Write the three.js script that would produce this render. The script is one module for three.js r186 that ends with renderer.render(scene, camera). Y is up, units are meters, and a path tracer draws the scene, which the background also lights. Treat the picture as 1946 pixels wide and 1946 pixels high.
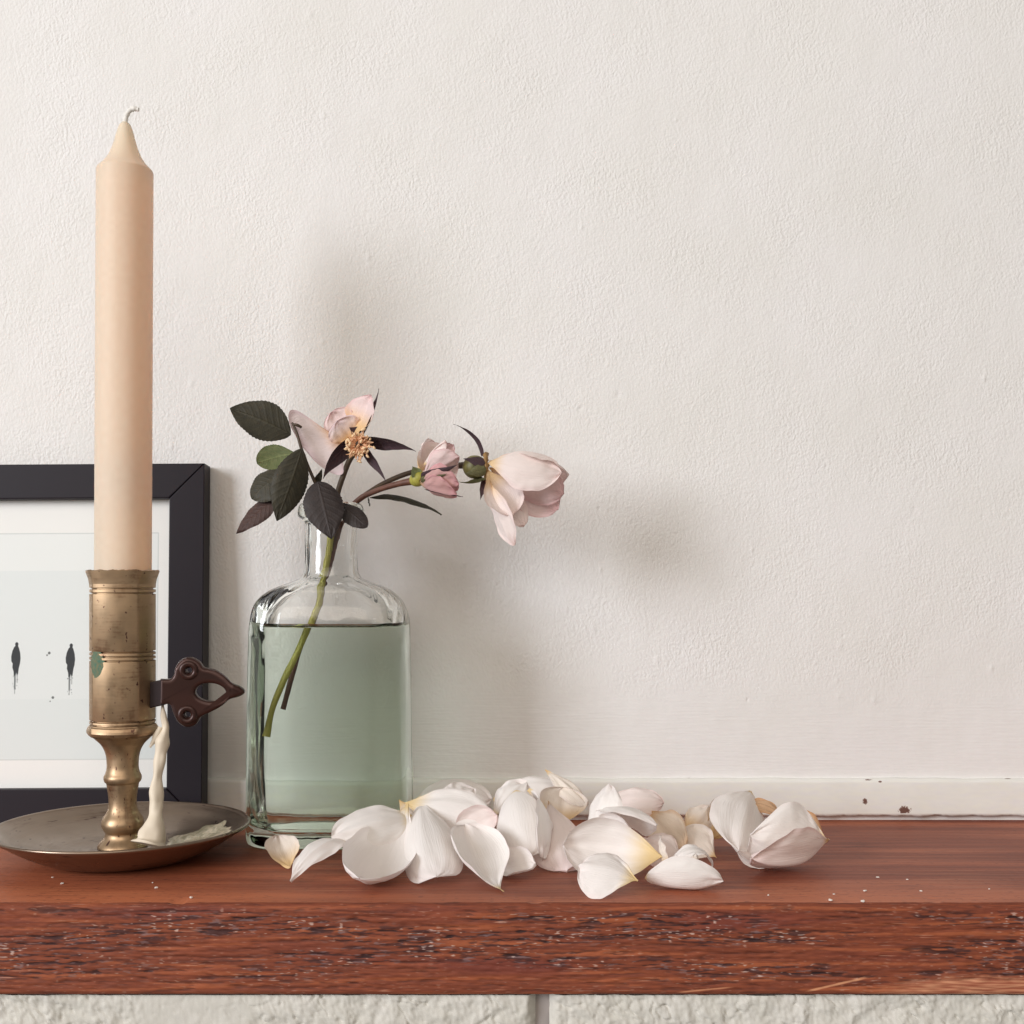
import * as THREE from 'three';
import { mergeGeometries, mergeVertices, toCreasedNormals } from 'three/addons/utils/BufferGeometryUtils.js';
import { RectAreaLightUniformsLib } from 'three/addons/lights/RectAreaLightUniformsLib.js';

// ---------------------------------------------------------------- camera, light, exposure
const F = 2250, CX = 973, CY = 1112, EYE = 0.1185;          // lens in pixels of the 1946 px photograph; eye height over the shelf
const scene = new THREE.Scene();
const camera = new THREE.PerspectiveCamera(2 * Math.atan(973 / F) * 180 / Math.PI, 1, 0.02, 20);
camera.position.set(0, EYE, 0);
camera.setViewOffset(1946, 1946, 0, -(CY - 973), 1946, 1946);
const renderer = new THREE.WebGLRenderer();
renderer.toneMapping = THREE.LinearToneMapping;
renderer.toneMappingExposure = 1.02;
renderer.shadowMap.enabled = true;
RectAreaLightUniformsLib.init();
scene.background = new THREE.Color(0.215, 0.20, 0.18);       // the dim room behind the camera
const aim = new THREE.Vector3(-0.05, 0.1, -0.56);
function areaLight(az, el, dist, w, h, color, power, name) {
  const a = az * Math.PI / 180, e = el * Math.PI / 180;
  const l = new THREE.RectAreaLight(color, power, w, h);
  l.position.set(aim.x - Math.sin(a) * Math.cos(e) * dist, aim.y + Math.sin(e) * dist, aim.z + Math.cos(a) * Math.cos(e) * dist);
  l.lookAt(aim); l.name = name; scene.add(l);
}
areaLight(49, 14, 4.6, 1.4, 1.9, 0xf6f9ff, 19.0, 'window_daylight');          // the window beside the mantel
areaLight(8, 30, 3.4, 3.4, 2.2, 0xfff3e6, 2.05, 'room_fill');           // fill lamp added in front, standing in for light bounced about the room

// ---------------------------------------------------------------- helpers
function rng(s) { return () => { s |= 0; s = s + 0x6D2B79F5 | 0; let t = Math.imul(s ^ s >>> 15, 1 | s); t = t + Math.imul(t ^ t >>> 7, 61 | t) ^ t; return ((t ^ t >>> 14) >>> 0) / 4294967296; }; }
const PERM = new Uint8Array(512); { const r = rng(77), p = [...Array(256).keys()]; for (let i = 255; i > 0; i--) { const j = Math.floor(r() * (i + 1)); [p[i], p[j]] = [p[j], p[i]]; } for (let i = 0; i < 512; i++) PERM[i] = p[i & 255]; }
const GX = new Float32Array(256), GY = new Float32Array(256); for (let i = 0; i < 256; i++) { GX[i] = Math.cos(i / 256 * 6.2832 * 7); GY[i] = Math.sin(i / 256 * 6.2832 * 7); }
function gn(x, y) {                                           // gradient noise, about -1..1
  const xi = Math.floor(x), yi = Math.floor(y), fx = x - xi, fy = y - yi, X = xi & 255, Y = yi & 255;
  const u = fx * fx * fx * (fx * (fx * 6 - 15) + 10), v = fy * fy * fy * (fy * (fy * 6 - 15) + 10);
  const a = PERM[X + PERM[Y]], b = PERM[X + 1 + PERM[Y]], c = PERM[X + PERM[Y + 1]], d = PERM[X + 1 + PERM[Y + 1]];
  const n0 = GX[a] * fx + GY[a] * fy, n1 = GX[b] * (fx - 1) + GY[b] * fy, n2 = GX[c] * fx + GY[c] * (fy - 1), n3 = GX[d] * (fx - 1) + GY[d] * (fy - 1);
  return 1.4 * ((n0 + u * (n1 - n0)) * (1 - v) + (n2 + u * (n3 - n2)) * v);
}
const fbm = (x, y, o = 4) => { let s = 0, a = 0.5; for (let i = 0; i < o; i++) { s += a * gn(x, y); x = x * 2.03 + 17.1; y = y * 2.03 + 5.7; a *= 0.5; } return s; };
const cl = (x, a = 0, b = 1) => Math.min(b, Math.max(a, x));
const sm = (a, b, x) => { const t = cl((x - a) / (b - a)); return t * t * (3 - 2 * t); };
const mix = (a, b, t) => a + (b - a) * t;
const mix3 = (a, b, t) => [mix(a[0], b[0], t), mix(a[1], b[1], t), mix(a[2], b[2], t)];
const V = (x, y, z) => new THREE.Vector3(x, y, z);
let nearer = 0;                                                // millimetres by which the cut roses stand nearer than first measured
const px = (x, y, mm) => { const d = (mm - nearer - (nearer && x > 700 ? 8 * Math.min(1, (x - 700) / 190) : 0)) / 1000; return V((x - CX) * d / F, EYE - (y - CY) * d / F, -d); };   // a pixel of the photograph at a known distance
function texture(w, h, f, srgb = true) {                      // f(i, j) -> [r, g, b] 0..1 ; row 0 at the bottom
  const data = new Uint8Array(w * h * 4);
  for (let j = 0, k = 0; j < h; j++) for (let i = 0; i < w; i++, k += 4) { const c = f(i, j); data[k] = cl(c[0]) * 255; data[k + 1] = cl(c[1]) * 255; data[k + 2] = cl(c[2]) * 255; data[k + 3] = 255; }
  const t = new THREE.DataTexture(data, w, h);
  t.magFilter = THREE.LinearFilter; t.minFilter = THREE.LinearFilter; t.wrapS = t.wrapT = THREE.RepeatWrapping;
  if (srgb) t.colorSpace = THREE.SRGBColorSpace;
  t.needsUpdate = true; return t;
}
function mesh(name, geo, mat, parent) {
  const m = new THREE.Mesh(geo, mat); m.name = name; m.castShadow = m.receiveShadow = true; (parent ?? scene).add(m); return m;
}
const used = {};
function top(o, label, category, group) {
  const n = o.name; used[n] = (used[n] ?? -1) + 1; if (used[n]) o.name = `${n}_${String(used[n]).padStart(3, '0')}`;
  o.userData = { label, category, ...(group ? { group } : {}) }; return o;
}
function group(name, label, category, grp) { const g = new THREE.Group(); g.name = name; scene.add(g); return top(g, label, category, grp); }
function structure(o) { o.userData.kind = 'structure'; return o; }
function grid(nu, nv, f, uvf, closeU = false) {               // f(i/nu, j/nv) -> Vector3 or [x, y, z]
  const pos = [], uv = [], idx = [];
  for (let j = 0; j <= nv; j++) for (let i = 0; i <= nu; i++) { const p = f(i / nu, j / nv); pos.push(p.x ?? p[0], p.y ?? p[1], p.z ?? p[2]); const q = uvf ? uvf(i / nu, j / nv) : [i / nu, j / nv]; uv.push(q[0], q[1]); }
  for (let j = 0; j < nv; j++) for (let i = 0; i < nu; i++) { const a = j * (nu + 1) + i, b = a + 1, c = a + nu + 1, d = c + 1; idx.push(a, b, d, a, d, c); }
  const g = new THREE.BufferGeometry();
  g.setAttribute('position', new THREE.Float32BufferAttribute(pos, 3)); g.setAttribute('uv', new THREE.Float32BufferAttribute(uv, 2)); g.setIndex(idx);
  g.computeVertexNormals();
  if (closeU) { const n = g.attributes.normal; for (let j = 0; j <= nv; j++) { const a = j * (nu + 1), b = a + nu; const v = V(n.getX(a) + n.getX(b), n.getY(a) + n.getY(b), n.getZ(a) + n.getZ(b)).normalize(); n.setXYZ(a, v.x, v.y, v.z); n.setXYZ(b, v.x, v.y, v.z); } }
  return g;
}
function lathe(points, seg = 96) {                            // smooth, with creases where points repeat sharply
  const g = new THREE.LatheGeometry(points.map(([r, y]) => new THREE.Vector2(r, y)), seg); const p = g.attributes.position, t = g.attributes.uv; for (let i = 0; i < p.count; i++) t.setY(i, (p.getY(i) * 1.0 + Math.hypot(p.getX(i), p.getZ(i)) * 0.6) / 0.13); g.rotateY(Math.PI); return g;
}
function tube(points, radii, seg = 10, n = 40, cap = true, wob = 0, seed = 1) {   // swept tube with a radius that changes; radii at the control points
  const c = new THREE.CatmullRomCurve3(points, false, 'centripetal'), fr = c.computeFrenetFrames(n, false);
  const P = c.getPoints(n);
  const rad = t => { const s = t * (radii.length - 1), k = Math.min(radii.length - 2, Math.floor(s)); return mix(radii[k], radii[k + 1], sm(0, 1, s - k)); };
  const g = grid(seg, n, (u, v) => { const k = Math.round(v * n), a = u * Math.PI * 2, r = rad(v) * (1 + wob * gn(v * 9 + seed, Math.cos(a) + seed * 3)); return P[k].clone().addScaledVector(fr.normals[k], Math.cos(a) * r).addScaledVector(fr.binormals[k], Math.sin(a) * r); }, null, true);
  if (!cap) return g;
  const pos = Array.from(g.attributes.position.array), uv = Array.from(g.attributes.uv.array), idx = Array.from(g.index.array), nor = Array.from(g.attributes.normal.array);
  for (const [row, k, flip] of [[0, 0, false], [n, n, true]]) {
    const base = pos.length / 3, t = fr.tangents[k].clone().multiplyScalar(flip ? 1 : -1); pos.push(P[k].x, P[k].y, P[k].z); uv.push(0.5, 0.5); nor.push(t.x, t.y, t.z);
    for (let i = 0; i <= seg; i++) { const a = row * (seg + 1) + i; pos.push(pos[a * 3], pos[a * 3 + 1], pos[a * 3 + 2]); uv.push(0, 0); nor.push(t.x, t.y, t.z); }
    for (let i = 0; i < seg; i++) flip ? idx.push(base, base + 1 + i, base + 2 + i) : idx.push(base, base + 2 + i, base + 1 + i);
  }
  const o = new THREE.BufferGeometry(); o.setAttribute('position', new THREE.Float32BufferAttribute(pos, 3)); o.setAttribute('uv', new THREE.Float32BufferAttribute(uv, 2)); o.setAttribute('normal', new THREE.Float32BufferAttribute(nor, 3)); o.setIndex(idx); return o;
}
const std = o => new THREE.MeshStandardMaterial(o), phys = o => new THREE.MeshPhysicalMaterial(o);
const lin = (r, g, b) => new THREE.Color().setRGB(r, g, b);

// ---------------------------------------------------------------- the wall
const WZ = -0.598;
{
  const W = 0.62, H = 0.60, N = 2048, y0 = 0.0;
  const r = rng(5), nibs = []; for (let i = 0; i < 150; i++) nibs.push([r() * W, 0.06 + r() * (H - 0.06), 0.0006 + r() * 0.0009, (r() < 0.75 ? 1 : -0.9) * (0.35 + r() * 0.6)]);
  const wallNib = (x, y) => { const p = px(x, y, 598); return [p.x + W / 2, p.y - y0]; };
  for (const [x, y, rad, a] of [[1138, 967, 0.0008, -1.6], [880, 1072, 0.0013, 1.2], [614, 221, 0.0012, 1.1], [790, 1046, 0.0008, -1], [1420, 1330, 0.0006, -1], [700, 490, 0.0012, 1.1], [1870, 720, 0.001, 1]]) { const [u, v] = wallNib(x, y); nibs.push([u, v, rad, a]); }
  const cell = 0.02, cells = {}; for (const n of nibs) for (let a = -1; a <= 1; a++) for (let b = -1; b <= 1; b++) { const k = (Math.floor(n[0] / cell) + a) + ',' + (Math.floor(n[1] / cell) + b); (cells[k] ??= []).push(n); }
  const bump = texture(N, N, (i, j) => {
    const x = i / N * W, y = j / N * H, X = x * 1000, Y = y * 1000;
    const wx = 0.7 * gn(X * 0.25, Y * 0.22 + 9), wy = 0.8 * gn(X * 0.25 + 40, Y * 0.25);
    const rough = sm(0.045, 0.085, y + 0.012 * gn(X * 0.02, Y * 0.06));
    let h = 0.27 * gn(X * 0.72 + wx + 0.12 * Y, Y * 0.42 + wy) + 0.20 * gn(X * 1.3 + wx * 2, Y * 0.8 + 31) + 0.07 * gn(X * 2.1, Y * 1.7);
    h = h * (0.72 + 0.5 * gn(X * 0.03 + 3, Y * 0.03)) * rough + (1 - rough) * (0.10 * gn(X * 0.06, Y * 1.1) + 0.05 * gn(X * 0.4, Y * 0.9));
    h += 0.22 * gn(X * 0.09, Y * 0.07);
    for (const n of cells[Math.floor(x / cell) + ',' + Math.floor(y / cell)] ?? []) { const d2 = ((x - n[0]) ** 2 + ((y - n[1]) * 0.7) ** 2) / (n[2] * n[2]); if (d2 < 6) h += n[3] * 0.55 * Math.exp(-d2); }
    const g = 0.5 + 0.42 * h; return [g, g, g];
  }, false);
  const paint = texture(512, 512, (i, j) => {                 // off-white paint, very slightly uneven in tint
    const n = fbm(i * 0.02, j * 0.02, 4), m = gn(i * 0.35, j * 0.3) * 0.006;
    return [0.913 + n * 0.014 + m, 0.904 + n * 0.014 + m, 0.892 + n * 0.022 + m];
  });
  const mat = std({ map: paint, bumpMap: bump, bumpScale: 0.0011, roughness: 0.62 });
  const g = grid(60, 60, (u, v) => [(u - 0.5) * W, y0 + v * H, WZ + 0.0006 * gn(u * 7, v * 7)]);
  structure(mesh('wall', g, mat));
  // the low band of plaster along the foot of the wall, with a soft ledge, chips and a ragged lower edge
  const prof = [[0.0212, 0.0000], [0.0211, 0.0016], [0.0204, 0.0027], [0.019, 0.0031], [0.014, 0.0031], [0.009, 0.0033], [0.004, 0.0034], [0.0006, 0.0032], [0.0005, 0.0002]];
  const band = grid(420, prof.length - 1, (u, v) => { const k = Math.round(v * (prof.length - 1)), x = (u - 0.5) * 0.62 * 1000; const low = k >= 7 ? 0.0019 + Math.max(-0.0006, 0.0009 * (gn(x * 0.11, 3) + 0.6 * gn(x * 0.5, 9))) : 0; return [x / 1000, prof[k][0] + low + (k < 3 ? 0.0005 * gn(x * 0.05, 1) : 0), WZ + prof[k][1] + (k > 1 && k < 8 ? 0.00035 * gn(x * 0.06, k * 0.7) : 0)]; }, (u, v) => [u, v]);
  const chips = [[1590, 1470, 5, 4], [1650, 1497, 9, 4], [1672, 1505, 4, 4], [1643, 1528, 5, 4], [1718, 1537, 14, 5], [1917, 1490, 7, 4], [1310, 1483, 4, 2]].map(([x, y, w, h]) => { const p = px(x, y, 595); return [p.x, p.y, w / 3780, h / 3780]; });
  const bandMap = texture(2048, 256, (i, j) => {
    const x = (i / 2048 - 0.5) * 620, y = 21.2 * (1 - j / 256); let c = [0.905 + 0.01 * gn(x * 0.2, y), 0.90 + 0.01 * gn(x * 0.2, y), 0.875 + 0.012 * gn(x * 0.1, y * 0.8)];
    for (const [cx, cy, w, h] of chips) { const d = Math.hypot((x / 1000 - cx) / w, (y / 1000 - cy) / h) + 0.35 * gn(x * 1.4, y * 1.6); c = mix3([0.42, 0.30, 0.26], c, sm(0.55, 0.85, d)); }
    return c;
  });
  structure(mesh('wall_skirting', band, std({ map: bandMap, roughness: 0.5 })));
}

// ---------------------------------------------------------------- the mantel shelf
const SX = 0.36, SF = -0.440, SH = 0.0338;
{
  const r = rng(21);
  const topMap = texture(2048, 512, (i, j) => {
    const x = i / 2048 * 720, z = j / 512 * 160;               // millimetres; j grows to the front
    const warp = 2.2 * gn(x * 0.006, z * 0.02);
    const ring = fbm(x * 0.006, (z + warp) * 0.22, 3), fine = gn(x * 0.022, z * 1.3) * 0.75 + gn(x * 0.07, z * 2.9) * 0.5, broad = gn(x * 0.007 + 5, z * 0.045);
    let c = mix3([0.62, 0.345, 0.245], [0.42, 0.215, 0.165], cl(0.45 + 0.6 * ring + 0.24 * fine));
    c = mix3(c, [0.76, 0.46, 0.33], 0.6 * sm(-0.05, 0.5, broad + 0.3 * fine));
    c = mix3(c, [0.33, 0.18, 0.165], 0.6 * sm(0.36, 0.58, gn(x * 0.03 + 11, z * 1.1)) * sm(-0.2, 0.4, gn(x * 0.02, z * 0.06 + 8)));
    const pale = sm(0.34, 0.56, gn(x * 0.012 + 3, z * 1.8)) * 0.45; c = mix3(c, [0.78, 0.54, 0.40], pale);
    const orangeTone = sm(138, 156, z + 9 * gn(x * 0.02, 7) + 5 * fine) * 0.55 + 0.75 * sm(330, 150, x + 60 * gn(x * 0.01, z * 0.09) + 45 * fine); c = mix3(c, [0.82, 0.485, 0.33], cl(orangeTone) * 0.8);   // bare, rubbed wood along the front edge; more orange towards the left
    const pore = sm(0.5, 0.66, gn(x * 0.22, z * 3.6)); c = mix3(c, [0.30, 0.16, 0.14], 0.55 * pore);
    return c;
  });
  const topBump = texture(1024, 512, (i, j) => { const x = i / 1024 * 720, z = j / 512 * 160, h = 0.5 + 0.22 * gn(x * 0.04, z * 1.9) + 0.18 * gn(x * 0.02, z * 0.35) + 0.08 * gn(x * 0.6, z * 2.4); return [h, h, h]; }, false);
  // relief of the weathered front: torn fibres running along the board
  const relief = (x0, y) => {                                   // mm in, mm out
    const x = x0 * 0.62; y = y * 1.3;
    const w = 1.3 * gn(x * 0.03, y * 0.11) + 0.5 * gn(x * 0.14, y * 0.4), w2 = 0.7 * gn(x * 0.11 + 7, y * 0.3);
    const t1 = sm(0.18, 0.6, gn(x * 0.085 + w2, (y + w) * 0.55) + 0.55 * gn(x * 0.27, (y + w) * 1.25)), t2 = sm(0.2, 0.6, gn(x * 0.2 + 40, (y + w) * 1.05 + 9) + 0.4 * gn(x * 0.6, y * 1.9));
    return -0.5 * t1 - 0.32 * t2 + 0.2 * gn(x * 0.13 + w2, (y + w) * 0.8) + 0.14 * gn(x * 0.5, (y + w) * 1.6);
  };
  const frontMap = texture(2048, 256, (i, j) => {
    const X = (i / 2048 - 0.5) * 720, y = -(1 - j / 256) * 34, x = X + 140;   // j = 0 at the lower edge
    const h = relief(x, y), fib = gn(x * 0.075, y * 1.25) * 0.6 + gn(x * 0.26, y * 2.0) * 0.4;
    const edge = Math.max(sm(-6, -2, y), sm(-27, -31, y));
    let c = mix3([0.59, 0.31, 0.20], [0.40, 0.20, 0.145], cl(0.5 + 0.6 * fib));
    c = mix3(c, [0.69, 0.385, 0.24], 0.65 * sm(0.12, 0.55, gn(x * 0.02 + 20, y * 0.55) + 0.5 * fib));
    c = mix3(c, [0.46, 0.225, 0.19], 0.6 * sm(0.1, 0.6, gn(x * 0.011, y * 0.12 + 4)));
    const zone = sm(-0.25, 0.4, gn(x * 0.013 + 2, y * 0.13) + 0.2 + 0.25 * gn(x * 0.05, y * 0.4)) * (1 - 0.9 * edge);
    c = mix3(c, [0.20, 0.12, 0.12], cl(sm(-0.18, -0.62, h) * (0.25 + 0.75 * zone)));
    c = mix3(c, [0.265, 0.155, 0.15], 0.85 * zone * sm(0.05, 0.5, gn(x * 0.08 + 31, y * 0.9) + 0.4 * gn(x * 0.35, y * 1.8)));
    c = mix3(c, [0.52, 0.43, 0.44], 0.65 * zone * sm(0.3, 0.6, gn(x * 0.15 + 50, y * 1.2) + 0.3 * gn(x * 0.6, y * 2.2)));
    const spk = sm(0.53, 0.68, gn(x * 0.36, y * 1.9 + 60) + 0.35 * gn(x * 0.05, y * 0.2 + 14)) * (0.25 + 0.75 * zone);
    c = mix3(c, [0.84, 0.76, 0.72], 0.7 * spk);
    const str = sm(0.55, 0.68, gn(x * 0.07 + 90, y * 2.4)) * sm(0.0, 0.35, gn(x * 0.03, y * 0.3 + 44)); c = mix3(c, [0.84, 0.68, 0.60], 0.55 * str);
    const ch = cl(sm(126, 150, X - 0.9 * (y + 33) * 3) * sm(-26.0, -28.8, y + 1.2 * gn(X * 0.10, 2) + 0.5 * gn(X * 0.5, y)));
    c = mix3(c, mix3([0.83, 0.60, 0.46], [0.60, 0.34, 0.25], cl(0.5 + 0.9 * gn(X * 0.12, y * 1.6))), ch * 0.85);
    const sc = sm(0.55, 0.2, Math.abs(y + 32 - 0.22 * (X - 112)) ) * sm(108, 112, X) * sm(134, 128, X); c = mix3(c, [0.86, 0.63, 0.47], 0.8 * sc);
    const sc2 = sm(0.4, 0.15, Math.abs(y + 33 - 0.10 * (X - 62))) * sm(60, 64, X) * sm(84, 78, X); c = mix3(c, [0.84, 0.60, 0.45], 0.7 * sc2);
    return c;
  });
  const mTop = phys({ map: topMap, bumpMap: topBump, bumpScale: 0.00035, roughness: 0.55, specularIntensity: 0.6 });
  const mFront = phys({ map: frontMap, roughness: 0.72, specularIntensity: 0.6 });
  const edgeY = X => -0.35 * Math.max(0, gn(X * 0.045, 5) + 0.5 * gn(X * 0.2, 6)) - 0.5 * sm(0.45, 0.6, gn(X * 0.06, 15));   // wear of the top arris
  const nx = 900, nf = 72;
  const front = grid(nx, nf, (u, v) => {
    const X = (u - 0.5) * SX * 2000; let y = -v * 33.8; let d = relief(X + 140, y);
    const rim = Math.min(1, v * 10, (1 - v) * 12); d = d * (0.25 + 0.75 * rim);
    const R = 2.3 + 0.7 * gn(X * 0.03, 8), V0 = 0.10; let rr = v > 0.96 ? -0.9 * ((v - 0.96) / 0.04) ** 2 : 0;
    if (v < V0) { const f = v / V0 * Math.PI / 2; y = -R * (1 - Math.cos(f)) + edgeY(X) * (1 - v / V0); rr = -R * (1 - Math.sin(f)); } else y = mix(-R, -33.8, (v - V0) / (1 - V0));
    return [X / 1000, y / 1000, SF + (d + rr) / 1000];
  }, (u, v) => [u, 1 - v * 33.8 / 34]);
  const topG = grid(nx, 40, (u, v) => {
    const X = (u - 0.5) * SX * 2000, w = sm(0.94, 1, v); const zb = WZ - 0.002, zf = SF - (2.3 + 0.7 * gn(X * 0.03, 8)) / 1000 + relief(X + 140, 0) * 0.25 / 1000;
    return [X / 1000, w * edgeY(X) / 1000, mix(zb, zf, v)];
  }, (u, v) => [u, v]);
  // top rows face up, front rows face out
  for (const g of [topG, front]) { const ix = g.index.array; for (let k = 0; k < ix.length; k += 3) [ix[k + 1], ix[k + 2]] = [ix[k + 2], ix[k + 1]]; g.computeVertexNormals(); }
  const under = new THREE.BoxGeometry(SX * 2, 0.03, 0.15); under.translate(0, -0.0185, SF - 0.002 - 0.075);
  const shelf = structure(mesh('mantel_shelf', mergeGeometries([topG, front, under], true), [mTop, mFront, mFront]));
  // ---- rough-faced blocks under the shelf
  const stone = texture(1024, 256, (i, j) => { const n = fbm(i * 0.02, j * 0.02, 4), f = gn(i * 0.3, j * 0.3) * 0.02; return [0.82 + 0.05 * n + f, 0.805 + 0.05 * n + f, 0.77 + 0.06 * n + f]; });
  const mStone = std({ map: stone, roughness: 0.85 }), mMortar = std({ color: lin(0.34, 0.30, 0.28), roughness: 0.9 });
  const bz = -0.4425, jx = (1031 - CX) * 0.4445 / F;
  const wall = structure(new THREE.Group()); wall.name = 'block_wall'; scene.add(wall);
  const bed = new THREE.BoxGeometry(0.74, 0.09, 0.02); bed.translate(0, -0.0345 - 0.045, bz - 0.004 - 0.01); mesh('mortar', bed, mMortar, wall);
  for (const [x0, x1, s] of [[-0.36, jx - 0.0026, 1], [jx + 0.0026, 0.36, 2]]) {
    const nX = Math.round((x1 - x0) / 0.00055), g = grid(nX, 110, (u, v) => {
      const x = mix(x0, x1, u), X = x * 1000 + s * 200, Y = v * 60, e = Math.min(1, u * (x1 - x0) / 0.004, (1 - u) * (x1 - x0) / 0.004);
      const flat = sm(26, 18, Math.abs(x * 1000 + 117.5));
      const w = 2.0 * gn(X * 0.10, Y * 0.13), ridge = 1 - Math.abs(gn(X * 0.075 + w * 0.5, Y * 0.10 + w * 0.45)) * 3.0, crack = sm(0.72, 0.98, ridge) * sm(-0.25, 0.25, gn(X * 0.06 + 8, Y * 0.1));
      const st = gn(X * 0.07 + 0.4 * w, Y * 0.09); let d = 1.2 * (Math.round(st * 5 + 0.4 * w) / 5 * 0.35 + st * 0.65) + 0.5 * gn(X * 0.25, Y * 0.22) + 0.3 * gn(X * 0.6, Y * 0.45) + 0.16 * gn(X * 1.3, Y * 0.9) - 0.9 * crack * (0.4 + 0.9 * Math.abs(gn(X * 0.2, Y * 0.2 + 5))) - 0.5 * sm(0.45, 0.7, gn(X * 0.4 + 60, Y * 0.4)); d *= mix(1, 0.3, flat);
      return [x, -0.0348 - v * 0.06, bz - 0.0003 + (cl(d, -2.6, 1.6) * 1 - (1 - e) * (1 - e) * 3) / 1000];
    }, (u, v) => [mix(x0, x1, u) * 3, v * 0.25]);
    const ix = g.index.array; for (let k = 0; k < ix.length; k += 3) [ix[k + 1], ix[k + 2]] = [ix[k + 2], ix[k + 1]]; g.computeVertexNormals();
    mesh('block', g, mStone, wall);
  }
}

// ---------------------------------------------------------------- the framed print
{
  const fr = group('picture_frame', 'black framed print of two small dark figures leaning against the wall', 'picture frame');
  const W = 0.25, H = 0.1768, B = 0.0174, T = 0.012;
  fr.position.set(-0.1510 - W / 2, 0, -0.5750); fr.rotation.set(-0.055, 0, 0.006, 'ZXY'); fr.position.y = 0.0016;
  const black = phys({ color: lin(0.010, 0.006, 0.011), roughness: 0.5, specularIntensity: 0.55, bumpMap: texture(256, 256, (i, j) => { const h = 0.5 + 0.3 * gn(i * 0.5, j * 0.02); return [h, h, h]; }, false), bumpScale: 0.00008 });
  const rail = (len) => { const s = new THREE.Shape([[0, 0], [len, 0], [len - B, B], [B, B]].map(p => new THREE.Vector2(...p))); return new THREE.ExtrudeGeometry(s, { depth: T - 0.0012, bevelEnabled: true, bevelThickness: 0.0006, bevelSize: 0.0006, bevelOffset: -0.0007, bevelSegments: 2 }); };
  const put = (len, x, y, a) => { const m = mesh('frame_rail', rail(len), black, fr); m.position.set(x, y, -T); m.rotation.z = a; };
  put(W, -W / 2, 0, 0); put(W, W / 2, H, Math.PI); put(H, W / 2, 0, Math.PI / 2); put(H, -W / 2, H, -Math.PI / 2);
  const pw = W - 2 * B, ph = H - 2 * B;
  const c = document.createElement('canvas'); c.width = 1400; c.height = Math.round(1400 * ph / pw); const q = c.getContext('2d'), S = 1400 / pw;   // pixels per metre
  const cx = x => c.width - (325 - x) / 3850 * S, cy = y => (y - 950) / 3880 * S;   // photograph pixel -> print
  q.fillStyle = '#f3f4f1'; q.fillRect(0, 0, c.width, c.height);
  q.fillStyle = '#eef2f0'; q.fillRect(0, cy(1020), cx(292), cy(1442) - cy(1020));
  q.fillStyle = '#e7edec'; q.fillRect(0, cy(1090), cx(292), cy(1442) - cy(1090));
  q.fillStyle = '#e3eae9'; q.fillRect(0, cy(1330), cx(292), cy(1442) - cy(1330));
  q.strokeStyle = '#d3d8d6'; q.lineWidth = 3; q.strokeRect(-8, cy(1020), cx(292) + 8, cy(1442) - cy(1020));
  const rr = rng(8);
  const figure = (x, y0, dir) => {
    const k = S / 3850, P = (a, b) => [cx(x) + a * k * dir, cy(y0) + b * k];
    q.fillStyle = '#33373a';
    q.beginPath(); q.ellipse(...P(1, 4.5), 3 * k, 4 * k, 0, 0, 7); q.fill();
    q.beginPath(); [[-1, 7], [-4, 10], [-7, 17], [-9, 27], [-8.5, 36], [-6, 40], [-6.5, 47], [-4, 55], [-3.5, 63], [-1, 65], [1, 56], [2, 64], [4, 60], [5.5, 48], [7.5, 40], [8.5, 30], [7.5, 20], [5, 11], [3, 7]].forEach((p, i) => i ? q.lineTo(...P(...p)) : q.moveTo(...P(...p))); q.fill();
    q.fillStyle = '#7c8283'; q.fillRect(...P(-3, 62), 3 * k, 26 * k); q.fillStyle = '#a9adad'; q.fillRect(...P(2, 60), 1.6 * k, 16 * k); q.fillRect(...P(-2.4, 86), 1.6 * k, 10 * k);
    for (let i = 0; i < 10; i++) { q.fillStyle = 'rgba(70,74,78,0.5)'; q.beginPath(); q.arc(...P(-6 + rr() * 12, 62 + rr() * 32), (0.4 + rr()) * k, 0, 7); q.fill(); }
  };
  figure(28, 1223, 1); figure(130, 1226, 1); figure(-150, 1222, -1);
  for (const [x, y, r] of [[90, 1244, 2.5], [98, 1327, 2.5], [93, 1334, 1.2], [86, 1248, 1.5]]) { q.fillStyle = '#6d7371'; q.beginPath(); q.arc(cx(x), cy(y), r * S / 3850, 0, 7); q.fill(); }
  const tex = new THREE.CanvasTexture(c); tex.colorSpace = THREE.SRGBColorSpace;
  const print = mesh('print', new THREE.BoxGeometry(pw + 0.004, ph + 0.004, 0.002), [0, 0, 0, 0, 1, 0].map(k => k ? std({ map: tex, roughness: 0.75 }) : std({ color: lin(0.7, 0.7, 0.68), roughness: 0.9 })), fr);
  print.position.set(0, H / 2, -0.0075);
  const pane = mesh('glass_pane', new THREE.PlaneGeometry(pw + 0.003, ph + 0.003), phys({ color: 0xffffff, transmission: 1, roughness: 0.02, thickness: 0, ior: 1.5 }), fr); pane.position.set(0, H / 2, -0.005);
}

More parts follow.
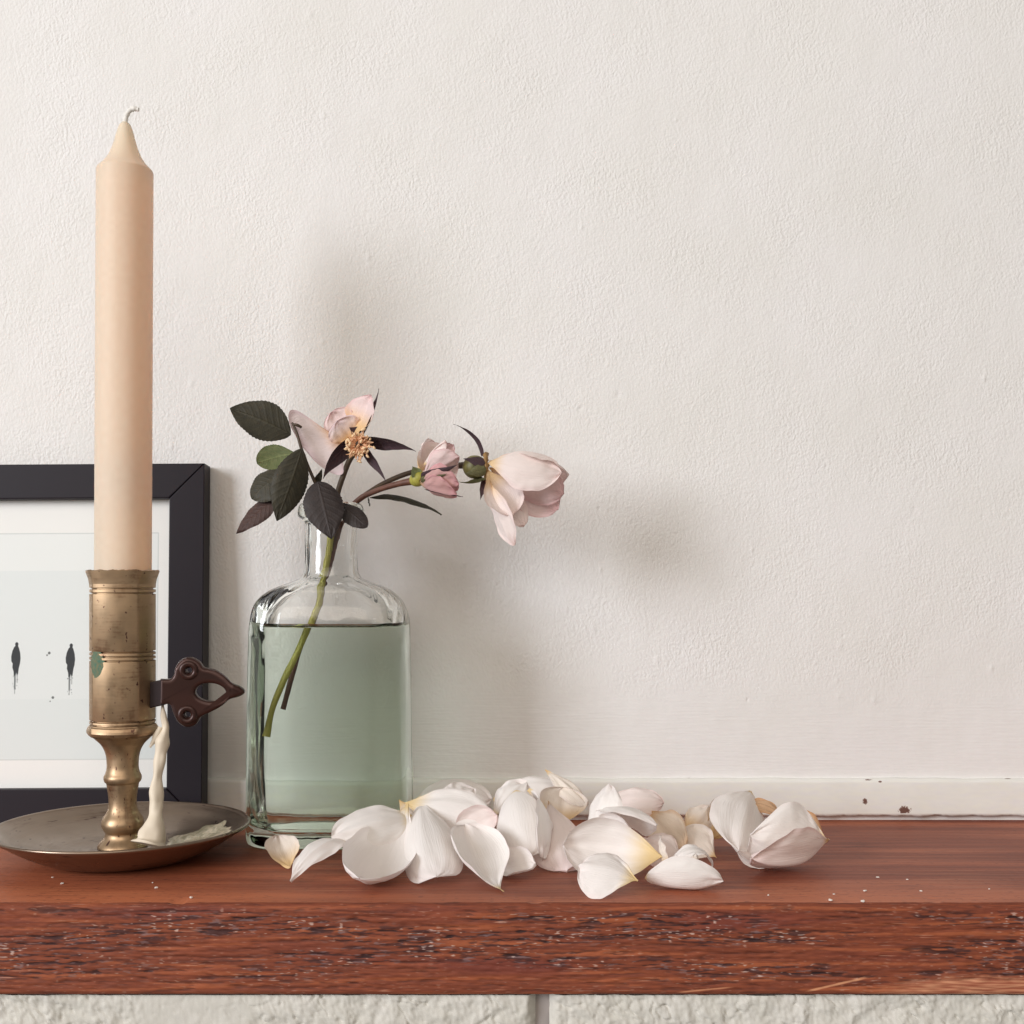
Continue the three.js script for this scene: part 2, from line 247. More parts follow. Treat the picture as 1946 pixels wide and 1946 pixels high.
// ---------------------------------------------------------------- the brass candlestick
const CSX = -0.1690, CSZ = -0.514;
{
  const cs = group('candlestick', 'aged brass chamber candlestick with wide drip dish and brown side handle', 'candlestick');
  cs.position.set(CSX, 0, CSZ);
  const r = rng(4);
  const brassTex = (base, spot, N = 512) => texture(N * 2, N, (i, j) => {
    const X = i / N / 2 * 86, Y = j / N * 130, n = fbm(X * 0.09, Y * 0.07, 4) * 0.9 + 0.25 * gn(X * 0.12 + 4, Y * 1.4) + 0.12 * gn(X * 0.9, Y * 0.9);
    let c = mix3(base, [base[0] * 1.08, base[1] * 1.07, base[2] * 1.05], cl(n)); c = mix3(c, [base[0] * 0.72, base[1] * 0.65, base[2] * 0.62], 0.6 * sm(0.08, 0.5, n * -1));
    const s = gn(X * 0.42 + 3, Y * 0.42) + 0.3 * gn(X * 1.3, Y * 1.3); c = mix3(c, [base[0] * 0.42, base[1] * 0.32, base[2] * 0.36], spot * sm(0.62, 0.78, s));
    return c;
  });
  const roughTex = texture(512, 256, (i, j) => { const n = 0.5 + 0.5 * fbm(i * 0.03, j * 0.05, 4) + 0.12 * gn(i * 0.02, j * 0.6); return [n, 0.55 + 0.5 * (n - 0.5), n]; }, false);
  const brass = std({ map: brassTex([0.70, 0.595, 0.475], 0.8), metalness: 0.9, roughness: 0.84, roughnessMap: roughTex });
  const dishTex = brassTex([0.56, 0.49, 0.43], 0.6);
  const dishMat = std({ map: dishTex, metalness: 0.9, roughness: 0.62, roughnessMap: roughTex });
  // dish
  const dish = [[0.0001, 0.0052], [0.012, 0.0050], [0.024, 0.0048], [0.031, 0.0054], [0.038, 0.0072], [0.0445, 0.0098], [0.0490, 0.0124], [0.0520, 0.0142], [0.0526, 0.0147], [0.0534, 0.01495], [0.0541, 0.0147], [0.0543, 0.0141], [0.0538, 0.0134], [0.050, 0.0112], [0.045, 0.0080], [0.039, 0.0046], [0.033, 0.0020], [0.028, 0.0006], [0.0262, 0.0001], [0.024, 0.0002], [0.022, 0.0012], [0.0001, 0.0016]];
  mesh('drip_dish', lathe(spline(dish, 5), 128), dishMat, cs);
  // stem
  const stem = [[0.0001, 0.0049], [0.0105, 0.0051], [0.0100, 0.0066], [0.0078, 0.0092], [0.0072, 0.0112], [0.0080, 0.0124], [0.0088, 0.0142], [0.0089, 0.0156], [0.0083, 0.0176], [0.0068, 0.0200], [0.0060, 0.0222], [0.0058, 0.0250], [0.0061, 0.0280], [0.0066, 0.0312], [0.0069, 0.0328], [0.0075, 0.0333], [0.0079, 0.0345], [0.0079, 0.0356], [0.0072, 0.0372], [0.0067, 0.0392], [0.0067, 0.0420], [0.0070, 0.0448], [0.0078, 0.0474], [0.0092, 0.0498], [0.0110, 0.0516], [0.0125, 0.0530]];
  mesh('stem', lathe(spline(stem, 4), 96), brass, cs);
  // socket with turned grooves
  const soc = []; const add = (...p) => soc.push(...p), groove = y => add([0.01375, y + 0.00055], [0.01372, y + 0.0004], [0.01325, y + 0.0001], [0.01325, y - 0.0001], [0.01372, y - 0.0004], [0.01375, y - 0.00055]);
  add([0.0020, 0.0528], [0.0120, 0.0528], [0.0132, 0.0532], [0.0142, 0.0541], [0.0149, 0.0552], [0.0149, 0.0562], [0.0144, 0.0574], [0.0139, 0.0579]);
  const up = []; for (const y of [0.0586, 0.0602, 0.0862, 0.0880, 0.0898, 0.1150, 0.1170]) up.push(y);
  for (const y of up) add([0.01375, y - 0.00048], [0.0137, y - 0.00040], [0.0127, y - 0.0002], [0.0127, y + 0.0002], [0.0137, y + 0.00040], [0.01375, y + 0.00048]);
  add([0.0138, 0.1190], [0.0142, 0.1212], [0.0150, 0.1235], [0.0153, 0.1243], [0.0153, 0.1248], [0.0150, 0.1251], [0.0146, 0.1249], [0.0136, 0.1228], [0.01245, 0.1205], [0.01235, 0.0900], [0.0020, 0.0890]);
  const sg = toCreasedNormals(lathe(soc, 128), 0.7), sp = sg.attributes.position, rj = rng(2);
  for (let i = 0; i < sp.count; i++) if (sp.getY(i) > 0.1225) { const a = Math.atan2(sp.getZ(i), sp.getX(i)); const k = sm(0.1225, 0.125, sp.getY(i)); sp.setY(i, sp.getY(i) + k * 0.0004 * (gn(Math.cos(a) * 4, Math.sin(a) * 4) + 0.6 * gn(Math.cos(a) * 12, Math.sin(a) * 12) - 0.2)); }
  const socket = mesh('socket', sg, brass, cs);
  // green verdigris crust and small dark spots on the socket
  const crust = grid(14, 22, (u, v) => { const a = Math.PI * 1.5 - 0.98 - 0.55 * (u - 0.5) * (0.4 + 0.9 * Math.sin(v * Math.PI)) - 0.05 * gn(v * 5, 2), y = 0.0915 - v * 0.0135, rad = 0.01378 + 0.00022 * Math.sin(u * Math.PI) * Math.sin(v * Math.PI) * (1 + 0.8 * gn(u * 6, v * 9)) - 0.00012 * (1 - Math.sin(u * Math.PI) * Math.sin(v * Math.PI)); return [Math.sin(a) * rad, y, -Math.cos(a) * rad * 1]; });
  mesh('verdigris_crust', crust, std({ map: texture(128, 128, (i, j) => mix3([0.28, 0.44, 0.38], [0.52, 0.46, 0.34], cl(0.45 + 0.9 * fbm(i * 0.07, j * 0.07, 3)))), roughness: 0.9 }), socket);
  // handle: a flat three-lobed key-like grip with holes, dark brown
  const hs = new THREE.Shape(); const hp = [[0, -4.6], [4, -4.4], [5.8, -8.5], [7.8, -12.2], [11, -14], [14.2, -13], [16.2, -9.8], [20, -7.6], [24.6, -5], [28.2, -1.8], [32, -0.6], [34.2, 0.9], [32.2, 2.7], [29, 4], [25.6, 7.2], [21.4, 9.6], [17, 10.6], [15, 13], [12, 14.6], [8.6, 14], [6.2, 11], [5.4, 7.2], [3.6, 5.2], [0, 5]];
  const hc = new THREE.SplineCurve(hp.map(([x, y]) => new THREE.Vector2(x / 1000, y / 1000))); hs.setFromPoints(hc.getPoints(110));
  const hole = (x, y, a, b, t = 0) => { const p = new THREE.Path(); p.absellipse(x / 1000, y / 1000, a / 1000, b / 1000, 0, Math.PI * 2, true, t); hs.holes.push(p); };
  hole(20.6, 0.5, 7.2, 4.7, -0.05); hole(11.2, -9.3, 1.9, 1.9); hole(11.2, 9.8, 2.0, 1.8);
  const hg = new THREE.ExtrudeGeometry(hs, { depth: 0.0022, bevelEnabled: true, bevelThickness: 0.0021, bevelSize: 0.0020, bevelOffset: -0.0012, bevelSegments: 6, curveSegments: 24 }); hg.translate(0, 0, -0.0013);
  const brown = std({ map: texture(256, 256, (i, j) => { const n = fbm(i * 0.04, j * 0.04, 4); return mix3([0.18, 0.105, 0.09], [0.29, 0.17, 0.14], cl(0.5 + n)); }), roughness: 0.34, metalness: 0.35 });
  const boss = (x, y, R, r) => { const t = new THREE.TorusGeometry(R / 1000, r / 1000, 14, 36).toNonIndexed(); t.translate(x / 1000, y / 1000, 0.0022); return t; };
  const handle = mesh('handle', mergeGeometries([toCreasedNormals(hg, 0.9), boss(11.2, -9.3, 2.9, 1.5), boss(11.2, 9.8, 2.9, 1.5)]), brown, cs); handle.position.set(0.0178, 0.0722, 0.002); handle.rotation.set(0, 0.12, -0.03);
  const lug = new THREE.ExtrudeGeometry(new THREE.Shape([[0, -0.0062], [0.0052, -0.0050], [0.0052, 0.0052], [0, 0.0040]].map(p => new THREE.Vector2(...p))), { depth: 0.0034, bevelEnabled: true, bevelThickness: 0.0006, bevelSize: 0.0005, bevelSegments: 2 }); lug.translate(0, 0, -0.0017);
  const lm = mesh('handle_lug', lug, std({ color: lin(0.03, 0.018, 0.02), roughness: 0.5, metalness: 0.4 }), cs); lm.position.set(0.0133, 0.0722, 0.002);
  // wax that ran down beside the stem
  const wax = phys({ color: lin(0.80, 0.70, 0.56), roughness: 0.5, specularIntensity: 0.6 });
  const L = (x, y, mm) => px(x, y, mm).sub(cs.position);
  const drip = [L(309, 1340, 513), L(311, 1362, 512), L(314, 1385, 511), L(309, 1412, 510), L(304, 1440, 509), L(300, 1475, 508), L(297, 1510, 507), L(297, 1540, 505), L(293, 1570, 503), L(288, 1592, 502), L(284, 1606, 501)];
  const dg = tube(drip, [0.0006, 0.0013, 0.0016, 0.0029, 0.0025, 0.0023, 0.0030, 0.0029, 0.0041, 0.0058, 0.0082], 18, 90, true, 0.35, 3);
  const flap = tube([L(306, 1382, 511), L(297, 1400, 510), L(285, 1420, 510)], [0.0014, 0.0016, 0.0005], 10, 14, true, 0.3, 6);
  mesh('wax_drip', mergeGeometries([dg, flap]), wax, cs);
  const floorAt = q => { for (let k = 0; k < 7; k++) if (q < dish[k + 1][0]) return mix(dish[k][1], dish[k + 1][1], (q - dish[k][0]) / (dish[k + 1][0] - dish[k][0])); return dish[7][1]; };
  const pud = grid(64, 16, (u, v) => { const a = u * Math.PI * 2, k = v * (1 + 0.28 * gn(Math.cos(a) * 1.7 + 2, Math.sin(a) * 1.7) + 0.16 * gn(Math.cos(a) * 5, Math.sin(a) * 5)); const x = 0.0300 + Math.cos(a) * k * 0.0145, z = -0.0095 + Math.sin(a) * k * 0.0185, rad = Math.min(0.0515, Math.hypot(x, z)); return [x, floorAt(rad) + 0.0014 * Math.sqrt(Math.max(0, 1 - v * v)) * (0.8 + 0.7 * gn(x * 400, z * 400)) + 0.0003 - 0.0006 * v * v, z]; }, null, true);
  { const ix = pud.index.array; for (let k = 0; k < ix.length; k += 3) [ix[k + 1], ix[k + 2]] = [ix[k + 2], ix[k + 1]]; pud.computeVertexNormals(); }
  mesh('wax_and_reflection', pud, phys({ map: texture(128, 128, (i, j) => mix3([0.84, 0.79, 0.70], [0.60, 0.58, 0.48], cl(0.4 + 1.1 * fbm(i * 0.06, j * 0.06, 3)))), roughness: 0.5 }), cs);  // wax, spread wider and pale to include the reflection seen in the dish
}
function spline(pts, n) { const c = new THREE.CatmullRomCurve3(pts.map(([r, y]) => V(r, y, 0)), false, 'centripetal'); return c.getPoints((pts.length - 1) * n).map(p => [Math.max(1e-5, p.x), p.y]); }

// ---------------------------------------------------------------- the candle
{
  const cd = group('candle', 'tall peach dinner candle with white unburnt wick, standing in brass holder', 'candle');
  cd.position.set(CSX, 0.0902, CSZ); cd.rotation.z = -0.0045;
  const R = 0.01195, yb = 0.2990 - 0.0902;
  const body = [[0.0001, 0], [R - 0.0006, 0], [R, 0.0008], [R, yb * 0.3], [R, yb * 0.7], [R, yb - 0.0012], [R - 0.00025, yb - 0.0004], [R - 0.0009, yb + 0.0003], [0.0089, yb + 0.0025], [0.0069, yb + 0.0056], [0.0054, yb + 0.0092], [0.0043, yb + 0.0130], [0.0033, yb + 0.0168], [0.0024, yb + 0.0192], [0.0013, yb + 0.0204], [0.0001, yb + 0.0207]];
  const g = new THREE.LatheGeometry(body.map(([r, y]) => new THREE.Vector2(r, y)), 96);
  const mat = phys({ map: texture(256, 512, (i, j) => { const n = 0.02 * fbm(i * 0.03, j * 0.01, 3) + 0.012 * gn(i * 0.1, j * 0.9); return [0.995 + n, 0.95 + n * 1.4, 0.86 + n * 1.6]; }), roughness: 0.55, specularIntensity: 0.7, transmission: 0.36, thickness: 0.02, ior: 1.4, attenuationColor: lin(1.0, 0.60, 0.26), attenuationDistance: 0.018 });
  mesh('wax_body', g, mat, cd);
  const w = [V(0, yb + 0.0195, 0), V(0.0003, yb + 0.0222, 0), V(0.0015, yb + 0.0246, 0.0004), V(0.0036, yb + 0.0260, 0.0008), V(0.0062, yb + 0.0256, 0.0010)];
  mesh('wick', tube(w, [0.0011, 0.0011, 0.0010, 0.0011, 0.0009], 10, 40, true, 0.25, 2), std({ color: lin(0.82, 0.79, 0.74), roughness: 0.9 }), cd);
}

// ---------------------------------------------------------------- the glass bottle and its water
const BX = -0.0838, BZ = -0.5480, BTURN = -0.02;
{
  const prof = [   // height, half width, half depth, squareness (0 round .. 1 rounded box)
    [0.0000, 0.0345, 0.0225, 1], [0.0003, 0.0362, 0.0240, 1], [0.0014, 0.0378, 0.0252, 1], [0.0040, 0.0385, 0.0257, 1], [0.0100, 0.0387, 0.0259, 1], [0.0500, 0.0384, 0.0257, 1], [0.0900, 0.0378, 0.0253, 1], [0.1000, 0.0374, 0.0249, 1], [0.1055, 0.0364, 0.0241, 1], [0.1100, 0.0346, 0.0228, 0.95], [0.1135, 0.0318, 0.0210, 0.85], [0.1162, 0.0280, 0.0192, 0.65], [0.1182, 0.0235, 0.0173, 0.4], [0.1200, 0.0186, 0.0157, 0.15], [0.1218, 0.0148, 0.0140, 0.03], [0.1240, 0.0132, 0.0132, 0], [0.1300, 0.0126, 0.0126, 0], [0.1400, 0.0124, 0.0124, 0], [0.1478, 0.0125, 0.0125, 0], [0.1494, 0.0134, 0.0134, 0], [0.1506, 0.0152, 0.0152, 0], [0.1524, 0.0158, 0.0158, 0], [0.1545, 0.0157, 0.0157, 0], [0.1562, 0.0150, 0.0150, 0], [0.1572, 0.0138, 0.0138, 0]];
  const inner = [[0.1574, 0.0122, 0.0122, 0], [0.1560, 0.0108, 0.0108, 0], [0.1500, 0.0100, 0.0100, 0], [0.1400, 0.0098, 0.0098, 0], [0.1280, 0.0100, 0.0100, 0], [0.1225, 0.0108, 0.0106, 0], [0.1196, 0.0130, 0.0122, 0.05], [0.1172, 0.0180, 0.0142, 0.3], [0.1148, 0.0235, 0.0160, 0.68], [0.1115, 0.0280, 0.0178, 0.68], [0.1075, 0.0312, 0.0198, 0.68], [0.1030, 0.0328, 0.0208, 0.68], [0.0980, 0.0334, 0.0213, 0.68], [0.0900, 0.0337, 0.0216, 0.68], [0.0500, 0.0341, 0.0220, 0.68], [0.0180, 0.0338, 0.0217, 0.68], [0.0110, 0.0328, 0.0208, 0.68], [0.0080, 0.0305, 0.0190, 0.68], [0.0074, 0.0260, 0.0160, 0.68], [0.0084, 0.0170, 0.0105, 0.6], [0.0092, 0.0060, 0.0040, 0.68], [0.0093, 0.0002, 0.0002, 0]];
  const ring = (a, b, q, t) => {                              // a rounded box section blended to an ellipse
    const r = mix(Math.min(a, b), Math.min(0.0115, a * 0.9, b * 0.9), q); let x = a * Math.cos(t), y = b * Math.sin(t); const l = Math.hypot(x, y), dx = Math.abs(x / l), dy = Math.abs(y / l), ex = a - r, ey = b - r;
    let k = dx > 1e-9 ? a / dx : 1e9; if (k * dy > ey) { k = dy > 1e-9 ? b / dy : 1e9; if (k * dx > ex) { const m = dx * ex + dy * ey; k = m + Math.sqrt(Math.max(0, m * m - (ex * ex + ey * ey - r * r))); } }
    return [x / l * k, y / l * k];
  };
  const SEG = 200;
  const bottomCap = [[0.0012, 0.0002, 0.0002, 0], [0.0012, 0.0150, 0.0100, 0.6], [0.0008, 0.0290, 0.0185, 1], [0.0001, 0.0330, 0.0212, 1]];
  // one continuous section; below the water line the inner skin is the water's own side, so glass and water share a single surface
  const WL = 0.1014, rows = [...bottomCap, ...prof, ...inner].map(([y, a, b, q]) => [y > 0.1 ? EYE + (y - EYE) * 0.970 : y * 1.002, a * mix(0.97, 0.952, q), b * mix(0.97, 0.84, q), q]), n = (rows.length - 1) * 4;
  const P = new THREE.CatmullRomCurve3(rows.map(r => V(r[0], r[1], r[2])), false, 'centripetal').getPoints(n);
  const sq = k => { const s = k / 4, i = Math.min(rows.length - 2, Math.floor(s)); return mix(rows[i][3], rows[i + 1][3], s - i); };
  const wob = (t, y) => 1 + (1 + 1.2 * sm(0.1, 0.11, y) * sm(0.124, 0.118, y)) * (0.004 * gn(Math.cos(t) * 2 + 5, Math.sin(t) * 2 + y * 60) + 0.0042 * gn(Math.cos(t) * 6 + 1, Math.sin(t) * 6 + y * 130) + 0.0022 * gn(Math.cos(t) * 13 + 4, Math.sin(t) * 13 + y * 260));
  const sec = P.map((p, k) => [p.x, p.y, p.z, sq(k)]);
  const kW = sec.findIndex((p, k) => k > (bottomCap.length + prof.length) * 4 && p[0] < WL);
  const skin = (list, flip) => {
    const g = grid(SEG, list.length - 1, (u, v) => { const [y, a, b, q] = list[Math.round(v * (list.length - 1))], t = u * Math.PI * 2, [x, z] = ring(a, b, q, t), w = wob(t, y); return [x * w, y, z * w]; });
    if (flip) { const ix = g.index.array; for (let k = 0; k < ix.length; k += 3) [ix[k + 1], ix[k + 2]] = [ix[k + 2], ix[k + 1]]; }
    g.deleteAttribute('normal'); g.deleteAttribute('uv'); const m = mergeVertices(g, 1e-7); m.computeVertexNormals(); return m;
  };
  const glass = phys({ color: 0xffffff, roughness: 0.0, transmission: 1, thickness: 0.003, ior: 1.5, attenuationColor: lin(0.70, 0.86, 0.69), attenuationDistance: 0.075 });
  const b = mesh('glass_bottle', skin(sec.slice(0, kW + 1), true), glass); b.position.set(BX, 0.0002, BZ); b.rotation.y = BTURN; top(b, 'pale green glass bottle filled two thirds with water, holding cut roses', 'bottle');
  const [wy, wa, wb] = sec[kW];
  const side = skin(sec.slice(kW), false);
  const face = skin([[wy, wa, wb, 0.68], [wy - 0.0008, wa - 0.0004, wb - 0.0004, 0.68], [wy - 0.0014, wa - 0.0010, wb - 0.0010, 0.68], [wy - 0.0018, wa - 0.0020, wb - 0.0020, 0.68], [wy - 0.0020, wa - 0.0036, wb - 0.0036, 0.68], [wy - 0.00205, 0.0200, 0.0110, 0.68], [wy - 0.00205, 0.0002, 0.0002, 0.68]], true);
  const wet = { color: 0xffffff, roughness: 0, transmission: 1, thickness: 0.03 };
  const water = mesh('water', mergeGeometries([side, face], true), [phys({ ...wet, ior: 1.333 / 1.5 }), phys({ ...wet, ior: 1.333 })]);   // side: glass to water; top: air to water
  water.position.copy(b.position); water.rotation.y = BTURN; top(water, 'clear water filling the lower part of the green bottle', 'water');
}

// ---------------------------------------------------------------- petals and leaves
function sheet({ base, tip, n, W, cup = 60, bend = 20, curl = 0, roll = 0, twist = 0, ruffle = 0, vmax = 0.6, neck = 0.9, round = 0.5, notch = 0, seed = 1, nu = 22, nv = 26, skew = 0, color, serr = 0, crease = 0 }) {
  const R = Math.PI / 180, t = tip.clone().sub(base), L = t.length(); t.normalize();
  const nn = V(...n); nn.addScaledVector(t, -nn.dot(t)).normalize(); const s = t.clone().cross(nn).normalize();
  // the spine, drawn in (along, normal), then turned and scaled so that it runs from base to tip
  const K = nv, sp = [[0, 0]], ang = []; for (let k = 0; k <= K; k++) { const v = k / K; ang.push(bend * R * (v - 0.5) + curl * R * sm(0.62, 1, v)); if (k) { const a = (ang[k] + ang[k - 1]) / 2; sp.push([sp[k - 1][0] + Math.cos(a) / K, sp[k - 1][1] + Math.sin(a) / K]); } }
  const ch = Math.hypot(...sp[K]), ca = Math.atan2(sp[K][1], sp[K][0]), cc = Math.cos(-ca), ss = Math.sin(-ca);
  const spine = sp.map(([a, b]) => [(a * cc - b * ss) / ch * L, (a * ss + b * cc) / ch * L]), dir = ang.map(a => a - ca);
  const p = Math.log(0.5) / Math.log(vmax), wid = v => { const q = mix(neck, round, sm(0.25, 0.75, v)); return Math.max(0.02, Math.pow(Math.max(0, Math.sin(Math.PI * Math.pow(v, p))), q)) * (v < 0.02 ? 0.9 : 1); };
  const pos = [], uv = [], col = [], idx = [], M = 24;
  for (let j = 0; j <= nv; j++) {
    const v = j / nv, w = W / 2 * wid(v) * (1 + 0.05 * gn(v * 4, seed * 1.7)), tw = twist * R * (v - 0.5);
    const Nl = nn.clone().multiplyScalar(Math.cos(dir[j])).addScaledVector(t, -Math.sin(dir[j])), Sl = s.clone();
    const S2 = Sl.clone().multiplyScalar(Math.cos(tw)).addScaledVector(Nl, Math.sin(tw)), N2 = Nl.clone().multiplyScalar(Math.cos(tw)).addScaledVector(Sl, -Math.sin(tw));
    const T2 = t.clone().multiplyScalar(Math.cos(dir[j])).addScaledVector(nn, Math.sin(dir[j]));
    const c0 = base.clone().addScaledVector(t, spine[j][0]).addScaledVector(nn, spine[j][1]);
    for (let i = 0; i <= nu; i++) {
      const u = i / nu * 2 - 1; let x = 0, h = 0; const au = Math.abs(u);
      for (let m = 0; m < M; m++) { const q = (m + 0.5) / M * au, th = cup * R / 2 * q * (0.4 + 0.6 * wid(v)) + roll * R * sm(0.55, 1, q) * sm(0.1, 0.4, v); x += Math.cos(th) / M * au; h += Math.sin(th) / M * au; }
      const edge = Math.max(au * au, sm(0.7, 1, v)); let wv = ruffle * (edge * (gn(v * 3.2 + seed * 7, u * 1.6 + seed) + 0.5 * gn(v * 7 + seed, u * 4 + 3)) + 0.35 * gn(u * 2.3 + seed * 3, v * 1.7 + seed) * sm(0.05, 0.4, v) - crease * sm(0.28, 0.0, Math.abs(u - 0.15 * Math.sin(seed))) * sm(0.15, 0.5, v));
      let ww = w; if (serr && au > 0.95) ww *= 1 - serr * ((j % 2) ? 1 : 0);
      const along = -notch * L * (1 - au) ** 2 * sm(0.8, 1, v) * 0.5 + skew * w * u;
      const q = c0.clone().addScaledVector(S2, Math.sign(u) * x * ww).addScaledVector(N2, h * w + wv).addScaledVector(T2, along);
      pos.push(q.x, q.y, q.z); uv.push(i / nu, v); const c = color(u, v, seed); col.push(...c);
    }
  }
  for (let j = 0; j < nv; j++) for (let i = 0; i < nu; i++) { const a = j * (nu + 1) + i, b = a + 1, c = a + nu + 1, d = c + 1; idx.push(a, d, b, a, c, d); }
  const g = new THREE.BufferGeometry(); g.setAttribute('position', new THREE.Float32BufferAttribute(pos, 3)); g.setAttribute('uv', new THREE.Float32BufferAttribute(uv, 2)); g.setAttribute('color', new THREE.Float32BufferAttribute(col, 3)); g.setIndex(idx); g.computeVertexNormals();
  return g;
}
const tones = {   // body, base, rim (linear)
  white: [[0.95, 0.91, 0.875], [0.88, 0.66, 0.30], [0.95, 0.89, 0.86]],
  cream: [[0.92, 0.84, 0.75], [0.84, 0.58, 0.26], [0.88, 0.80, 0.74]],
  blush: [[0.93, 0.825, 0.785], [0.87, 0.62, 0.32], [0.93, 0.78, 0.75]],
  tan: [[0.88, 0.76, 0.62], [0.72, 0.42, 0.16], [0.80, 0.60, 0.42]],
  pink: [[0.88, 0.71, 0.69], [0.86, 0.56, 0.24], [0.86, 0.62, 0.62]],
  rose: [[0.70, 0.42, 0.40], [0.74, 0.50, 0.30], [0.74, 0.40, 0.42]],
  mauve: [[0.82, 0.70, 0.68], [0.80, 0.42, 0.10], [0.78, 0.62, 0.64]],
  brown: [[0.70, 0.46, 0.28], [0.55, 0.26, 0.08], [0.60, 0.34, 0.18]],
};
const petalColor = (tone, yb = 0.16) => (u, v, s) => { const T = tones[tone]; const n = 0.5 * gn(u * 7 + s * 3, v * 1.6) + 0.3 * gn(u * 16, v * 3 + s); const k = sm(yb * 1.7, yb * 0.35, v + 0.05 * n); let c = mix3(T[0], T[2], sm(0.75, 1, Math.max(Math.abs(u), v) + 0.06 * n)); c = mix3(c, T[1], 0.9 * k); const f = 1 + 0.035 * n; return [cl(c[0] * f), cl(c[1] * f), cl(c[2] * f)]; };
const petalMat = phys({ color: 0xffffff, vertexColors: true, side: THREE.DoubleSide, roughness: 1, transmission: 0.2, thickness: 0, specularIntensity: 0.4,
  bumpMap: texture(256, 256, (i, j) => { const h = 0.5 + 0.22 * gn(i * 0.22, j * 0.02) + 0.12 * gn(i * 0.6, j * 0.05) + 0.12 * gn(i * 0.03, j * 0.03); return [h, h, h]; }, false), bumpScale: 0.00025 });
const petalGeo = (o) => { const { tone = 'white', yb = 0.16 } = o; return sheet({ ...o, base: px(...o.b), tip: px(...o.t), color: petalColor(tone, yb), W: o.W / 1000, ruffle: (o.ruffle ?? 1.5) / 1000, crease: o.crease ?? (o.seed % 3 === 0 ? 0.7 : 0.25), nu: o.nu ?? 30, nv: o.nv ?? 32 }); };

